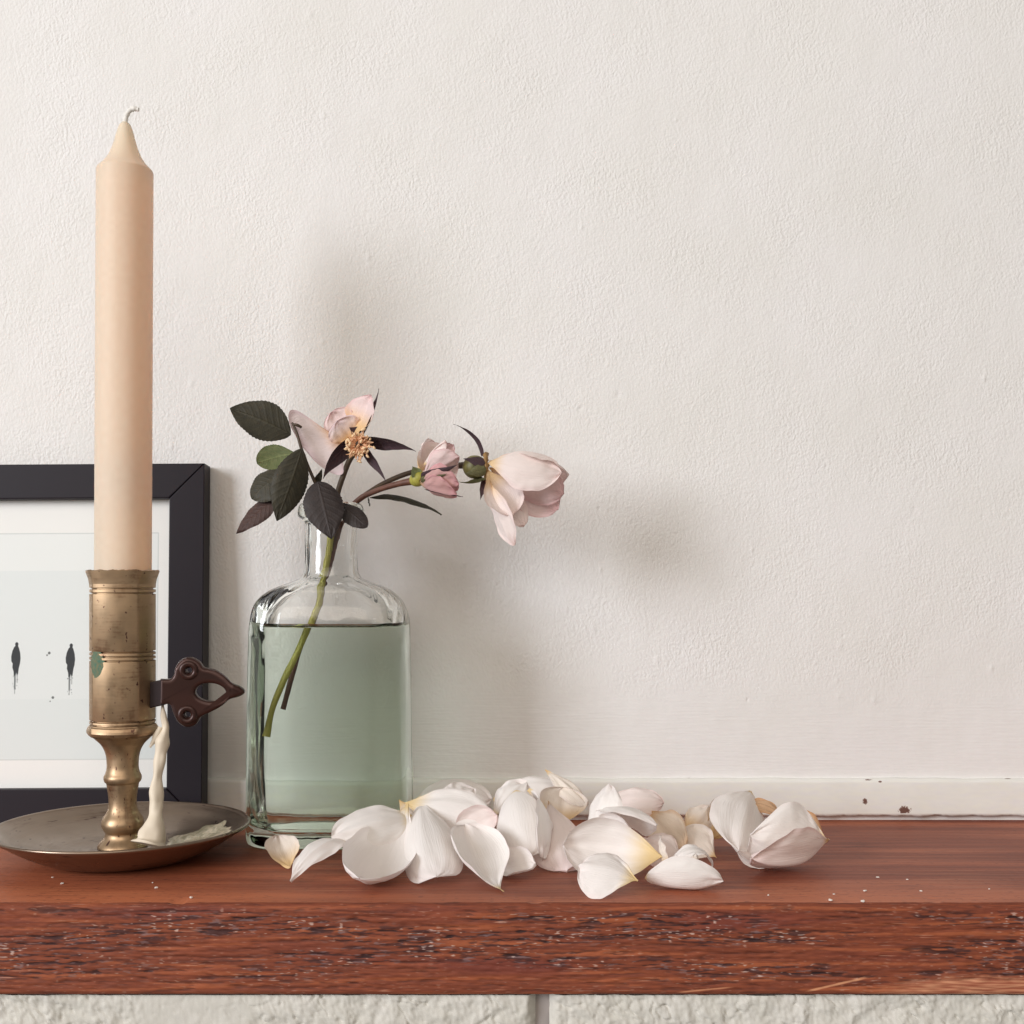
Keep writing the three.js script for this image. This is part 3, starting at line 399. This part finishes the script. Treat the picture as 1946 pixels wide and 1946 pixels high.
// fallen petals: base pixel + distance (mm), tip pixel + distance, the way the hollow side faces
const FALL = [
  ['small cream petal with yellow base curled beside the bottle corner', { b: [552, 1652, 492], t: [526, 1590, 508], n: [0.35, 0.3, 0.85], W: 17, cup: 110, bend: 50, tone: 'cream', yb: 0.45, seed: 1 }],
  ['white petal arched over the shelf with its pointed end touching down', { b: [668, 1600, 500], t: [553, 1676, 468], n: [0.25, -0.8, -0.5], W: 16, cup: 60, bend: 84, vmax: 0.42, round: 0.9, seed: 2 }],
  ['broad domed white petal leaning behind a bowl-shaped petal next to bottle', { b: [792, 1556, 512], t: [630, 1592, 492], n: [0.1, -0.55, -0.75], W: 22, cup: 90, bend: 55, vmax: 0.52, seed: 3 }],
  ['large white bowl-shaped petal, hollow side up, rim at the front', { b: [776, 1560, 512], t: [684, 1706, 452], n: [0.0, 0.5, 0.85], W: 38, cup: 150, bend: 76, curl: 14, round: 0.42, vmax: 0.58, yb: 0.06, seed: 4 }],
  ['white tulip-shaped petal hanging from the pile, rounded side out', { b: [797, 1538, 528], t: [830, 1692, 464], n: [0, -0.4, -0.9], W: 31, cup: 140, bend: 24, vmax: 0.68, round: 0.34, neck: 0.75, yb: 0.08, seed: 5 }],
  ['pointed white petal with yellow tip resting on wood', { b: [957, 1704, 455], t: [884, 1576, 494], n: [0.4, 0.3, 0.85], W: 31, cup: 110, bend: 44, vmax: 0.62, neck: 1.3, yb: 0.12, roll: 30, seed: 6 }],
  ['low white petal rolled like a tongue under the pile', { b: [926, 1664, 486], t: [1018, 1652, 480], n: [0, 0.75, 0.6], W: 20, cup: 170, bend: 30, yb: 0.02, seed: 7 }],
  ['plump white petal closed like a ball in the middle of pile', { b: [980, 1502, 520], t: [996, 1634, 488], n: [0.12, 0.1, -1], W: 41, cup: 190, bend: 70, vmax: 0.55, round: 0.4, neck: 0.7, yb: 0.05, seed: 8 }],
  ['white petal wrapping the side of the ball-shaped petal', { b: [1004, 1500, 520], t: [1030, 1630, 490], n: [-0.9, 0.1, -0.3], W: 27, cup: 110, bend: 66, round: 0.42, yb: 0.05, roll: -40, seed: 9 }],
  ['flat white petal with yellow base at the bottle\'s corner', { b: [764, 1526, 521], t: [930, 1550, 512], n: [0.0, -0.6, -0.8], W: 22, cup: 60, bend: 30, tone: 'white', yb: 0.22, seed: 10 }],
  ['small pinkish petal tucked between the tulip-shaped petal and ball-shaped petal', { b: [846, 1600, 508], t: [944, 1548, 508], n: [0.2, 0.6, 0.75], W: 19, cup: 120, bend: 30, tone: 'blush', seed: 11 }],
  ['narrow cream petal draped over the top of tulip-shaped petal', { b: [758, 1520, 521], t: [802, 1566, 514], n: [-0.3, -0.4, -0.8], W: 11, cup: 90, bend: 10, tone: 'cream', yb: 0.25, seed: 12 }],
  ['smooth domed petal at the back, lit beside the bottle', { b: [790, 1524, 566], t: [934, 1518, 566], n: [0, -0.62, -0.78], W: 27, cup: 100, bend: 70, tone: 'white', yb: 0.05, vmax: 0.5, neck: 0.55, round: 0.5, seed: 13 }],
  ['greyish white domed petal at back of pile against the wall foot', { b: [938, 1520, 562], t: [1100, 1522, 552], n: [0, -0.62, -0.78], W: 28, cup: 90, bend: 66, tone: 'white', yb: 0.05, vmax: 0.5, neck: 0.6, round: 0.55, seed: 14 }],
  ['cream petal standing up with an orange spot at its base', { b: [1066, 1570, 530], t: [1070, 1496, 542], n: [0.1, 0.1, 1], W: 25, cup: 100, bend: 40, tone: 'cream', yb: 0.4, seed: 15 }],
  ['thin cream petal edge sloping down behind the orange-spotted petal', { b: [1036, 1464, 552], t: [1116, 1532, 536], n: [-0.4, -0.5, -0.8], W: 12, cup: 100, bend: 30, tone: 'cream', yb: 0.1, seed: 16 }],
  ['blush petal hanging beside the ball-shaped petal, rounded side out', { b: [1042, 1526, 528], t: [1078, 1660, 486], n: [-0.1, -0.25, -1], W: 29, cup: 110, bend: 30, tone: 'blush', yb: 0.06, vmax: 0.66, seed: 17 }],
  ['white petal standing at the side of a cream hollow petal', { b: [1128, 1604, 502], t: [1160, 1492, 512], n: [0.75, -0.1, -0.6], W: 21, cup: 90, bend: 56, round: 0.6, yb: 0.04, seed: 18 }],
  ['hooded cream-hollow petal arching out of the pile to a point', { b: [1118, 1566, 512], t: [1248, 1568, 488], n: [0.05, -0.75, 0.62], W: 30, cup: 110, bend: 86, round: 0.85, yb: 0.05, tone: 'white', seed: 35 }],
  ['pale pink petal lying behind the hooded petal', { b: [1152, 1528, 540], t: [1262, 1526, 534], n: [0, -0.65, -0.75], W: 18, cup: 80, bend: 60, tone: 'blush', yb: 0.05, vmax: 0.5, seed: 19 }],
  ['tan wedge-shaped petal propped up behind the wide hollow petal', { b: [1222, 1536, 536], t: [1300, 1612, 500], n: [-0.45, 0.4, 0.75], W: 20, cup: 70, bend: 25, tone: 'tan', yb: 0.2, neck: 1.1, seed: 20 }],
  ['pinkish petal lying low behind the upright petal shred', { b: [1300, 1640, 496], t: [1222, 1606, 504], n: [0, -0.7, -0.7], W: 18, cup: 70, bend: 40, tone: 'blush', yb: 0.05, seed: 36 }],
  ['wide hollow petal facing out with a yellow base', { b: [1258, 1656, 474], t: [1070, 1634, 480], n: [0.1, 0.35, 0.92], W: 32, cup: 110, bend: 66, tone: 'white', yb: 0.26, roll: 20, neck: 0.7, seed: 21 }],
  ['white shell-shaped petal with pointed yellow base at shelf front', { b: [1212, 1706, 448], t: [1100, 1678, 455], n: [-0.05, -0.75, -0.65], W: 25, cup: 86, bend: 40, tone: 'white', yb: 0.2, round: 0.42, seed: 22 }],
  ['white boat-shaped petal lying hollow side away at shelf front', { b: [1226, 1664, 458], t: [1374, 1670, 456], n: [0.0, 0.55, -0.83], W: 23, cup: 170, bend: 40, rest: 1, vmax: 0.5, neck: 0.6, round: 0.6, yb: 0.02, seed: 23, ruffle: 1.2 }],
  ['yellow sliver of petal at the rim of the boat-shaped petal', { b: [1314, 1664, 462], t: [1322, 1622, 464], n: [0.2, 0.3, -1], W: 3.6, cup: 60, bend: 30, tone: 'cream', yb: 0.5, seed: 24, nu: 6, nv: 14 }],
  ['brownish sliver of petal at the rim of the boat-shaped petal', { b: [1292, 1664, 462], t: [1286, 1626, 464], n: [0, 0.3, -1], W: 3.4, cup: 60, bend: 20, tone: 'tan', yb: 0.9, seed: 25, nu: 6, nv: 14 }],
  ['white petal arched like a bridge over a dark gap', { b: [1352, 1656, 476], t: [1278, 1652, 474], n: [0, -0.96, -0.28], W: 10, cup: 20, bend: 196, vmax: 0.6, round: 0.7, yb: 0.05, seed: 26 }],
  ['slim yellowish petal shred standing upright', { b: [1266, 1654, 472], t: [1255, 1588, 478], n: [0.7, 0, -0.6], W: 5, cup: 60, bend: 10, vmax: 0.4, round: 1, tone: 'cream', yb: 0.3, seed: 27, nu: 6, nv: 14 }],
  ['crumpled cream petal with orange base at the wall foot', { b: [1306, 1594, 536], t: [1350, 1532, 546], n: [0.35, -0.2, -0.9], W: 20, cup: 80, bend: 40, ruffle: 3.4, tone: 'cream', yb: 0.42, roll: 50, round: 0.8, seed: 28 }],
  ['crumpled cream petal with brown streak leaning on larger petal', { b: [1350, 1594, 534], t: [1402, 1526, 546], n: [-0.3, 0.15, 0.95], W: 24, cup: 90, bend: 40, ruffle: 3.2, tone: 'cream', yb: 0.42, roll: 50, round: 0.8, seed: 29 }],
  ['smooth white petal slanting down beside the folded end petal', { b: [1426, 1540, 546], t: [1402, 1660, 490], n: [-0.2, -0.35, -0.9], W: 36, cup: 100, bend: 30, vmax: 0.58, round: 0.5, yb: 0.05, ruffle: 1.4, seed: 30 }],
  ['brown-edged petal curled into a ring at the back', { b: [1402, 1560, 540], t: [1486, 1560, 530], n: [0, -0.9, -0.4], W: 10, cup: 10, bend: 160, tone: 'brown', yb: 0.1, seed: 31 }],
  ['folded white petal with a peak at the end of the pile', { b: [1570, 1598, 504], t: [1426, 1590, 490], n: [0.05, 0.1, -1], W: 34, cup: 110, bend: 40, vmax: 0.62, round: 0.8, yb: 0.14, skew: 0.35, tone: 'white', ruffle: 1.8, seed: 32 }],
  ['pink-tinged petal cupped beneath the folded end petal', { b: [1574, 1606, 502], t: [1428, 1640, 476], n: [0.0, 0.6, -0.8], W: 28, cup: 130, bend: 56, vmax: 0.55, yb: 0.12, tone: 'blush', roll: -40, ruffle: 2.0, seed: 33 }],
  ['white petal folded lengthwise between hooded petal and hollow petal', { b: [1110, 1600, 500], t: [1196, 1572, 494], n: [0.1, 0.5, 0.85], W: 20, cup: 120, bend: 40, yb: 0.05, crease: 1.2, seed: 45 }],
  ['white petal slumped beside the blush petal and the wide hollow petal', { b: [1040, 1560, 516], t: [1108, 1648, 488], n: [-0.3, -0.3, -0.9], W: 19, cup: 90, bend: 30, tone: 'blush', yb: 0.08, seed: 46 }],
  ['cream petal with curled lip behind the arched bridge petal', { b: [1362, 1630, 500], t: [1290, 1582, 512], n: [-0.2, -0.4, -0.9], W: 20, cup: 80, bend: 44, roll: -50, tone: 'cream', yb: 0.12, seed: 47 }],
  ['white petal half hidden under the folded end petal', { b: [1500, 1640, 496], t: [1400, 1618, 500], n: [0.1, -0.7, -0.7], W: 18, cup: 70, bend: 40, tone: 'white', yb: 0.05, seed: 48 }],
  ['white petal with wavy rim on top of the pile behind tulip-shaped petal', { b: [838, 1560, 516], t: [900, 1500, 532], n: [-0.2, -0.2, -0.95], W: 20, cup: 70, bend: 36, ruffle: 2.6, tone: 'white', yb: 0.1, seed: 50 }],
  ['white petal leaning over the back of the ball-shaped petal', { b: [936, 1552, 520], t: [1000, 1488, 534], n: [0.3, -0.3, -0.9], W: 18, cup: 80, bend: 44, ruffle: 2.2, tone: 'white', yb: 0.1, seed: 58 }],
  ['orange-brown inner petal showing inside the folded end petal', { b: [1572, 1600, 508], t: [1494, 1552, 516], n: [-0.2, 0.5, 0.7], W: 16, cup: 90, bend: 30, tone: 'brown', yb: 0.2, seed: 34 }],
];
const LOG = false;
for (const [label, o] of FALL) {
  const g = petalGeo(o); g.computeBoundingBox(); const low = g.boundingBox.min.y;
  if (low < 0.0004 || o.rest) g.translate(0, 0.0004 - low, 0);                                   // its lowest point lies on the wood
  if (LOG) console.log((low * 1000).toFixed(1), label);
  top(mesh('fallen_petal', g, petalMat), label, 'petal', 'fallen rose petals on the shelf');
}

// ---------------------------------------------------------------- the cut roses
const leafTex = (a, b) => texture(128, 256, (i, j) => { const u = i / 128 * 2 - 1, v = j / 256, mid = sm(0.07, 0.02, Math.abs(u)), vein = sm(0.25, 0.05, Math.abs(((v - Math.abs(u) * 0.22) * 9) % 1 - 0.5)); return mix3(mix3(a, b, cl(0.5 + fbm(i * 0.05, j * 0.05, 3))), [b[0] * 1.25, b[1] * 1.25, b[2] * 1.2], 0.3 * mid + 0.1 * vein); });
const leafBump = texture(128, 256, (i, j) => { const u = i / 128 * 2 - 1, v = j / 256, mid = sm(0.1, 0.0, Math.abs(u)), vein = sm(0.3, 0.0, Math.abs(((v - Math.abs(u) * 0.22) * 9 + 9) % 1 - 0.5)); const h = 0.6 - 0.4 * mid - 0.2 * vein + 0.1 * gn(i * 0.2, j * 0.2); return [h, h, h]; }, false);
const lm = (a, b, o = {}) => phys({ map: leafTex(a, b), bumpMap: leafBump, bumpScale: 0.0004, side: THREE.DoubleSide, roughness: 0.62, ...o });
const leafDark = lm([0.175, 0.168, 0.125], [0.235, 0.215, 0.15]), leafRed = lm([0.235, 0.155, 0.14], [0.285, 0.195, 0.165]), leafPlum = lm([0.155, 0.125, 0.125], [0.205, 0.165, 0.155]);
const leafPale = lm([0.50, 0.56, 0.38], [0.60, 0.64, 0.46], { roughness: 1, transmission: 0.3, thickness: 0 });
const sepalMat = lm([0.22, 0.16, 0.19], [0.30, 0.20, 0.22]), sepalGreen = lm([0.36, 0.36, 0.24], [0.45, 0.43, 0.28]);
const white1 = () => [1, 1, 1];
const leaf = (parent, b, t, n, W, mat, o = {}, name = 'leaf') => { const g = sheet({ base: px(...b), tip: px(...t), n, W: W / 1000, cup: 40, bend: 20, vmax: 0.45, neck: 0.75, round: 0.85, ruffle: 0.0006, serr: 0.035, nv: 36, nu: 16, seed: b[0] % 7, color: white1, ...o }); g.deleteAttribute('color'); return mesh(name, g, mat, parent); };
const sepal = (p, b, t, n, W, mat = sepalMat, o = {}) => leaf(p, b, t, n, W, mat, { cup: 70, bend: 30, vmax: 0.25, round: 1.1, neck: 0.6, serr: 0, nv: 22, nu: 8, ruffle: 0.0003, ...o }, 'sepal');
const bloom = (p, o, name = 'petal') => mesh(name, petalGeo(o), petalMat, p);
const stemTex = (a, b) => texture(64, 256, (i, j) => mix3(a, b, cl(0.5 + fbm(i * 0.05, j * 0.03, 3))));
const stemGreen = std({ map: stemTex([0.60, 0.59, 0.24], [0.72, 0.69, 0.33]), roughness: 0.5 }), stemRed = std({ map: stemTex([0.33, 0.21, 0.17], [0.46, 0.30, 0.23]), roughness: 0.5 }), stemDark = std({ map: stemTex([0.24, 0.19, 0.15], [0.33, 0.26, 0.18]), roughness: 0.55 });
const pts = a => a.map(p => px(...p));
nearer = 19;
{
  // ---- the spent rose: two petals left, open stamens, five sepals, leafy shoot
  const A = group('rose_stem', 'spent rose stem with dark leaves, two last petals and bare orange stamens in bottle', 'rose', 'cut roses in the bottle');
  mesh('stem', tube(pts([[508, 1398, 560], [518, 1350, 561], [541, 1295, 562], [566, 1245, 563], [592, 1185, 565], [608, 1135, 567], [618, 1085, 567], [626, 1040, 567], [632, 990, 566], [638, 955, 565]]), [0.0016, 0.0015, 0.0016, 0.00145, 0.0015, 0.0015, 0.0015, 0.0015, 0.00145, 0.0014], 12, 110), stemGreen, A);
  mesh('flower_stalk', tube(pts([[637, 958, 565], [643, 932, 564.5], [652, 905, 563], [664, 875, 561], [680, 850, 560]]), [0.00138, 0.0013, 0.0013, 0.0013, 0.0016], 12, 40), stemDark, A);
  mesh('rachis', tube(pts([[632, 985, 563], [612, 945, 560], [598, 915, 558], [585, 885, 557], [572, 850, 556], [563, 820, 556], [555, 803, 556]]), [0.0009, 0.0009, 0.0008, 0.0007, 0.0007, 0.0006, 0.0005], 8, 50), stemDark, A);
  mesh('leaf_stalk', tube(pts([[556, 806, 556], [565, 808, 556], [573, 812, 557]]), [0.0005, 0.0007, 0.0006], 8, 12), stemDark, A);
  leaf(A, [553, 826, 556], [437, 776, 552], [0.1, 0.35, 0.9], 20, leafDark, { cup: 30, bend: -22, vmax: 0.46 });
  leaf(A, [562, 862, 562], [488, 880, 572], [0.1, -0.5, 0.85], 15, leafPale, { cup: 30, bend: 20, vmax: 0.5, round: 0.6 });
  leaf(A, [548, 896, 555], [478, 948, 552], [-0.4, 0.3, 0.85], 18, leafDark, { cup: -40, bend: -40, vmax: 0.5, round: 0.55 });
  leaf(A, [528, 944, 553], [449, 1014, 549], [-0.2, 0.4, 0.9], 10.5, leafRed, { cup: -40, bend: -22, vmax: 0.42 });
  leaf(A, [574, 852, 553], [526, 990, 546], [0.5, 0.2, 0.8], 17, leafDark, { cup: -60, bend: -24, vmax: 0.48 });
  leaf(A, [604, 915, 553], [630, 1024, 545], [0.2, 0.1, 0.95], 18.5, leafPlum, { cup: -40, bend: -20, vmax: 0.42 });
  leaf(A, [645, 958, 556], [698, 1002, 552], [0.2, 0.4, 0.85], 10.5, leafPlum, { cup: -50, bend: -20, vmax: 0.5, round: 0.6 });
  // receptacle and stamens
  const rec = new THREE.SphereGeometry(0.0042, 24, 16); rec.scale(1, 1, 0.8); const rc = px(682, 846, 559); rec.translate(rc.x, rc.y, rc.z); mesh('receptacle', rec, stemDark, A);
  const r = rng(9), st = [], an = [];
  for (let k = 0; k < 110; k++) { const a = r() * 6.283, q = Math.sqrt(r()), d = V(Math.cos(a) * q * 1.15, Math.sin(a) * q * 1.15 - 0.2, 0.6 + 0.4 * r()).normalize(), len = 0.0034 + 0.0046 * r() * r(), c = rc.clone().addScaledVector(d, 0.0026), e = c.clone().addScaledVector(d, len), m = c.clone().lerp(e, 0.55).add(V((r() - 0.5) * 0.0022, (r() - 0.5) * 0.0022, 0)); st.push(tube([c, m, e], [0.0006, 0.0005, 0.0002], 5, 6)); if (k % 3 === 0) { const s = new THREE.SphereGeometry(0.0005 + 0.0004 * r(), 7, 5); s.scale(1.5, 0.8, 0.8); s.rotateZ(r() * 3); s.translate(e.x, e.y, e.z); an.push(s); } }
  const stm = mesh('stamens', mergeGeometries(st), std({ color: lin(0.82, 0.50, 0.30), roughness: 0.7 }), A); stm.userData.kind = 'stuff';
  const ant = mesh('anthers', mergeGeometries(an), std({ color: lin(0.84, 0.60, 0.36), roughness: 0.8 }), A); ant.userData.kind = 'stuff';
  bloom(A, { b: [668, 832, 562], t: [572, 846, 560], n: [0.25, 0.05, 1], W: 33, cup: 50, bend: 36, vmax: 0.72, round: 0.42, neck: 1.1, tone: 'mauve', yb: 0.36, seed: 41, skew: 0.5, ruffle: 1.2 });
  bloom(A, { b: [672, 826, 561], t: [704, 750, 558], n: [-0.6, 0.25, 0.75], W: 22, cup: 80, bend: 30, vmax: 0.55, round: 0.8, tone: 'pink', yb: 0.42, seed: 42, ruffle: 1.2 });
  bloom(A, { b: [664, 822, 566], t: [628, 784, 564], n: [0.2, -0.2, 1], W: 16, cup: 50, bend: 20, vmax: 0.6, tone: 'pink', yb: 0.2, seed: 43 });
  bloom(A, { b: [676, 842, 563], t: [640, 800, 560], n: [0.2, -0.1, 1], W: 17, cup: 40, bend: 16, vmax: 0.62, tone: 'mauve', yb: 0.5, seed: 44 });
  sepal(A, [690, 826, 560], [720, 738, 556], [-0.9, 0.1, 0.4], 9, sepalMat, { bend: 24, cup: 100 });
  sepal(A, [690, 836, 560], [790, 858, 552], [0, -0.8, 0.5], 10.5, sepalMat, { bend: 34, cup: 90, vmax: 0.3 });
  sepal(A, [692, 852, 560], [734, 916, 554], [-0.5, -0.4, 0.7], 6, sepalMat, { bend: 14 });
  sepal(A, [672, 838, 560], [614, 910, 550], [0.3, -0.5, 0.7], 9, sepalMat, { bend: 60, cup: 80 });
  sepal(A, [684, 826, 562], [664, 812, 560], [0, 0.3, 1], 6, sepalMat, { bend: 30 });
  leaf(A, [600, 922, 560], [612, 892, 556], [0.3, 0, 1], 3.4, leafDark, { vmax: 0.3 }, 'stipule');

  // ---- the forked stem: a bud and an open drooping rose
  const B = group('rose_stem', 'forked red-brown rose stem carrying a pink bud and one open nodding rose', 'rose', 'cut roses in the bottle');
  mesh('stem', tube(pts([[543, 1345, 572], [556, 1300, 572], [572, 1240, 571], [596, 1180, 570], [614, 1120, 569], [630, 1060, 569], [645, 1005, 570], [662, 970, 570], [684, 948, 569], [700, 938, 568]]), [0.0013, 0.0013, 0.0013, 0.0013, 0.0013, 0.0014, 0.0014, 0.0014, 0.0014, 0.0013], 12, 90), stemRed, B);
  mesh('bud_stalk', tube(pts([[694, 942, 567], [722, 930, 563], [755, 920, 559], [790, 913, 556]]), [0.0012, 0.0013, 0.0014, 0.0018], 12, 40), stemRed, B);
  mesh('flower_stalk', tube(pts([[694, 940, 570], [725, 921, 573], [765, 903, 575], [810, 891, 574], [850, 886, 571], [888, 884, 566]]), [0.0011, 0.0012, 0.0012, 0.0012, 0.0012, 0.0016], 12, 50), stemDark, B);
  leaf(B, [702, 946, 564], [839, 979, 556], [0.1, -0.9, 0.35], 9, leafDark, { cup: 50, bend: 46, vmax: 0.5 });
  leaf(B, [700, 945, 566], [703, 962, 562], [0.9, 0, 0.3], 2.6, leafDark, { vmax: 0.3 }, 'stipule');
  // bud
  const egg = (name, c0, c1, rad, mat, taper = 0.75) => { const a = px(...c0), b = px(...c1), d = b.clone().sub(a), L = d.length(); const g = new THREE.SphereGeometry(1, 28, 20); const p = g.attributes.position; for (let i = 0; i < p.count; i++) { const y = p.getY(i), k = rad * mix(1, taper, (y + 1) / 2); p.setXYZ(i, p.getX(i) * k, y * L / 2, p.getZ(i) * k); } g.computeVertexNormals(); const m = new THREE.Matrix4().compose(a.clone().lerp(b, 0.5), new THREE.Quaternion().setFromUnitVectors(V(0, 1, 0), d.normalize()), V(1, 1, 1)); g.applyMatrix4(m); return mesh(name, g, mat, B); };
  egg('bud_hip', [780, 918, 556], [808, 902, 555], 0.0033, stemGreen, 1.1);
  const BT = 558;
  bloom(B, { b: [798, 908, BT], t: [866, 862, 562], n: [0.1, 0.2, 1], W: 25, cup: 120, bend: 40, vmax: 0.55, round: 0.5, tone: 'blush', yb: 0.12, seed: 51 });
  bloom(B, { b: [796, 900, BT - 2], t: [822, 836, 560], n: [0.55, -0.2, 0.5], W: 17, cup: 110, bend: 34, vmax: 0.6, tone: 'blush', yb: 0.3, seed: 52 });
  bloom(B, { b: [800, 906, BT - 4], t: [872, 866, 553], n: [0.1, 0.75, -0.55], W: 17, cup: 120, bend: 40, vmax: 0.6, tone: 'pink', yb: 0.1, seed: 53 });
  bloom(B, { b: [812, 890, BT - 3], t: [862, 845, 554], n: [0.35, 0.2, 0.8], W: 12, cup: 160, bend: 30, vmax: 0.6, tone: 'pink', yb: 0.02, seed: 54 });
  bloom(B, { b: [806, 884, BT - 4], t: [848, 838, 553], n: [0.75, -0.4, -0.4], W: 14, cup: 130, bend: 40, vmax: 0.55, tone: 'blush', yb: 0.1, seed: 55 });
  bloom(B, { b: [796, 914, BT - 5], t: [872, 918, 550], n: [0.1, 0.7, -0.7], W: 20, cup: 110, bend: 50, vmax: 0.55, tone: 'rose', yb: 0.15, seed: 56 });
  bloom(B, { b: [796, 917, BT - 3], t: [868, 938, 551], n: [0.0, 0.85, -0.5], W: 19, cup: 110, bend: 50, vmax: 0.55, tone: 'rose', yb: 0.15, seed: 57 });
  sepal(B, [800, 908, 551], [872, 882, 545], [0.2, 0.6, -0.7], 5, sepalMat, { bend: 26 });
  sepal(B, [800, 916, 552], [850, 900, 546], [0.1, 0.6, -0.7], 5, sepalGreen, { bend: 20 });
  sepal(B, [806, 930, 551], [880, 944, 550], [0, 0.9, 0.3], 4, sepalMat, { bend: 10, vmax: 0.4 });
  sepal(B, [792, 904, 553], [784, 886, 550], [0.2, 0.3, 0.8], 6, leafPale, { bend: 30 });
  // open rose
  egg('hip', [880, 889, 561], [926, 886, 559], 0.0055, std({ map: stemTex([0.36, 0.34, 0.19], [0.50, 0.48, 0.27]), roughness: 0.5 }), 0.92);
  const ring = new THREE.TorusGeometry(0.0054, 0.0010, 10, 40); { const p = ring.attributes.position; for (let i = 0; i < p.count; i++) { const a = Math.atan2(p.getY(i), p.getX(i)), k = 1 + 0.12 * gn(Math.cos(a) * 2.4, Math.sin(a) * 2.4) + 0.06 * gn(a * 6, p.getZ(i) * 900); p.setXYZ(i, p.getX(i) * k, p.getY(i) * k, p.getZ(i) * (1 + 0.6 * gn(a * 3, 2)) + 0.0008 * gn(Math.cos(a) * 3 + 5, Math.sin(a) * 3)); } ring.computeVertexNormals(); } const rp = px(924, 886, 559.5); ring.rotateY(Math.PI / 2); ring.translate(rp.x, rp.y, rp.z); mesh('calyx_ring', ring, std({ color: lin(0.30, 0.17, 0.06), roughness: 0.6 }), B);
  const Q = 559;
  bloom(B, { b: [926, 880, Q - 4], t: [1066, 898, 552], n: [0.05, -0.55, -0.8], W: 27, cup: 110, bend: 50, vmax: 0.56, round: 0.45, tone: 'blush', yb: 0.16, seed: 61, nu: 28, nv: 32 });
  bloom(B, { b: [930, 876, Q + 3], t: [1080, 905, 563], n: [0.0, -0.75, 0.35], W: 30, cup: 90, bend: 50, vmax: 0.62, round: 0.4, tone: 'blush', yb: 0.12, seed: 62, nu: 28, nv: 32, ruffle: 1.6 });
  bloom(B, { b: [930, 888, Q + 2], t: [1062, 966, 566], n: [0.1, 0.4, 0.9], W: 24, cup: 60, bend: 30, vmax: 0.66, tone: 'pink', yb: 0.1, seed: 63, ruffle: 1.4 });
  bloom(B, { b: [932, 888, Q], t: [1072, 938, 562], n: [0.0, -0.3, 0.95], W: 19, cup: 50, bend: 24, vmax: 0.66, tone: 'pink', yb: 0.1, seed: 64, ruffle: 1.4 });
  bloom(B, { b: [926, 892, Q - 5], t: [976, 978, 551], n: [0.5, 0.1, 0.85], W: 21, cup: 80, bend: 40, vmax: 0.6, round: 0.45, tone: 'blush', yb: 0.3, seed: 65 });
  bloom(B, { b: [924, 896, Q - 3], t: [978, 1036, 552], n: [0.8, 0.1, -0.6], W: 15, cup: 70, bend: 28, vmax: 0.62, round: 0.7, tone: 'blush', yb: 0.3, seed: 66 });
  bloom(B, { b: [934, 900, Q], t: [996, 1000, 557], n: [0.5, 0.1, 0.85], W: 13, cup: 70, bend: 24, vmax: 0.7, tone: 'blush', yb: 0.1, seed: 67 });
  sepal(B, [916, 868, 558], [861, 806, 552], [-0.55, 0.75, 0.2], 5.2, sepalMat, { bend: -70, cup: 60, vmax: 0.3, round: 1.3 });
  sepal(B, [924, 892, 553], [884, 900, 550], [0.1, 0.2, -1], 6, sepalGreen, { bend: 30, cup: 80 });
  sepal(B, [922, 880, 553], [880, 872, 551], [0.1, -0.3, -1], 5, sepalMat, { bend: 30, cup: 80 });
  sepal(B, [922, 910, 558], [872, 915, 553], [0, 0.9, 0.3], 7, sepalGreen, { bend: 50, cup: 70 });
  sepal(B, [921, 912, 558], [913, 950, 554], [0.3, 0, 0.9], 3.4, sepalMat, { bend: 14 });
}

nearer = 0;
// ---------------------------------------------------------------- crumbs of paint on the wood
{
  const mat = std({ color: lin(0.80, 0.74, 0.68), roughness: 0.85 }), r = rng(33);
  for (const [x, y, s] of [[118, 1680, 4], [297, 1688, 4], [363, 1707, 4], [100, 1668, 2.5], [290, 1678, 2], [1668, 1668, 3], [1644, 1694, 4], [1578, 1712, 5], [1724, 1672, 2.5], [1585, 1700, 2.5], [1640, 1716, 5], [1750, 1694, 3], [1460, 1702, 2.5], [1880, 1690, 2]]) {
    const d = EYE * F / (Math.min(y, 1714) - CY) * 1000, p = px(x, y, d), g = new THREE.IcosahedronGeometry(s / 6600, 1), a = g.attributes.position; p.y = 0;
    for (let i = 0; i < a.count; i++) { const k = 1 + 0.5 * gn(a.getX(i) * 3000 + x, a.getZ(i) * 3000 + y); a.setXYZ(i, a.getX(i) * k * 1.3, a.getY(i) * k * 0.55, a.getZ(i) * k); }
    g.computeVertexNormals(); const m = mesh('paint_crumb', g, mat); m.position.set(p.x, s / 6600 * 0.45, p.z); m.rotation.y = r() * 3; top(m, 'tiny pale crumb lying on the bare wood of the shelf', 'crumb', 'pale crumbs on the shelf');
  }
}

renderer.render(scene, camera);
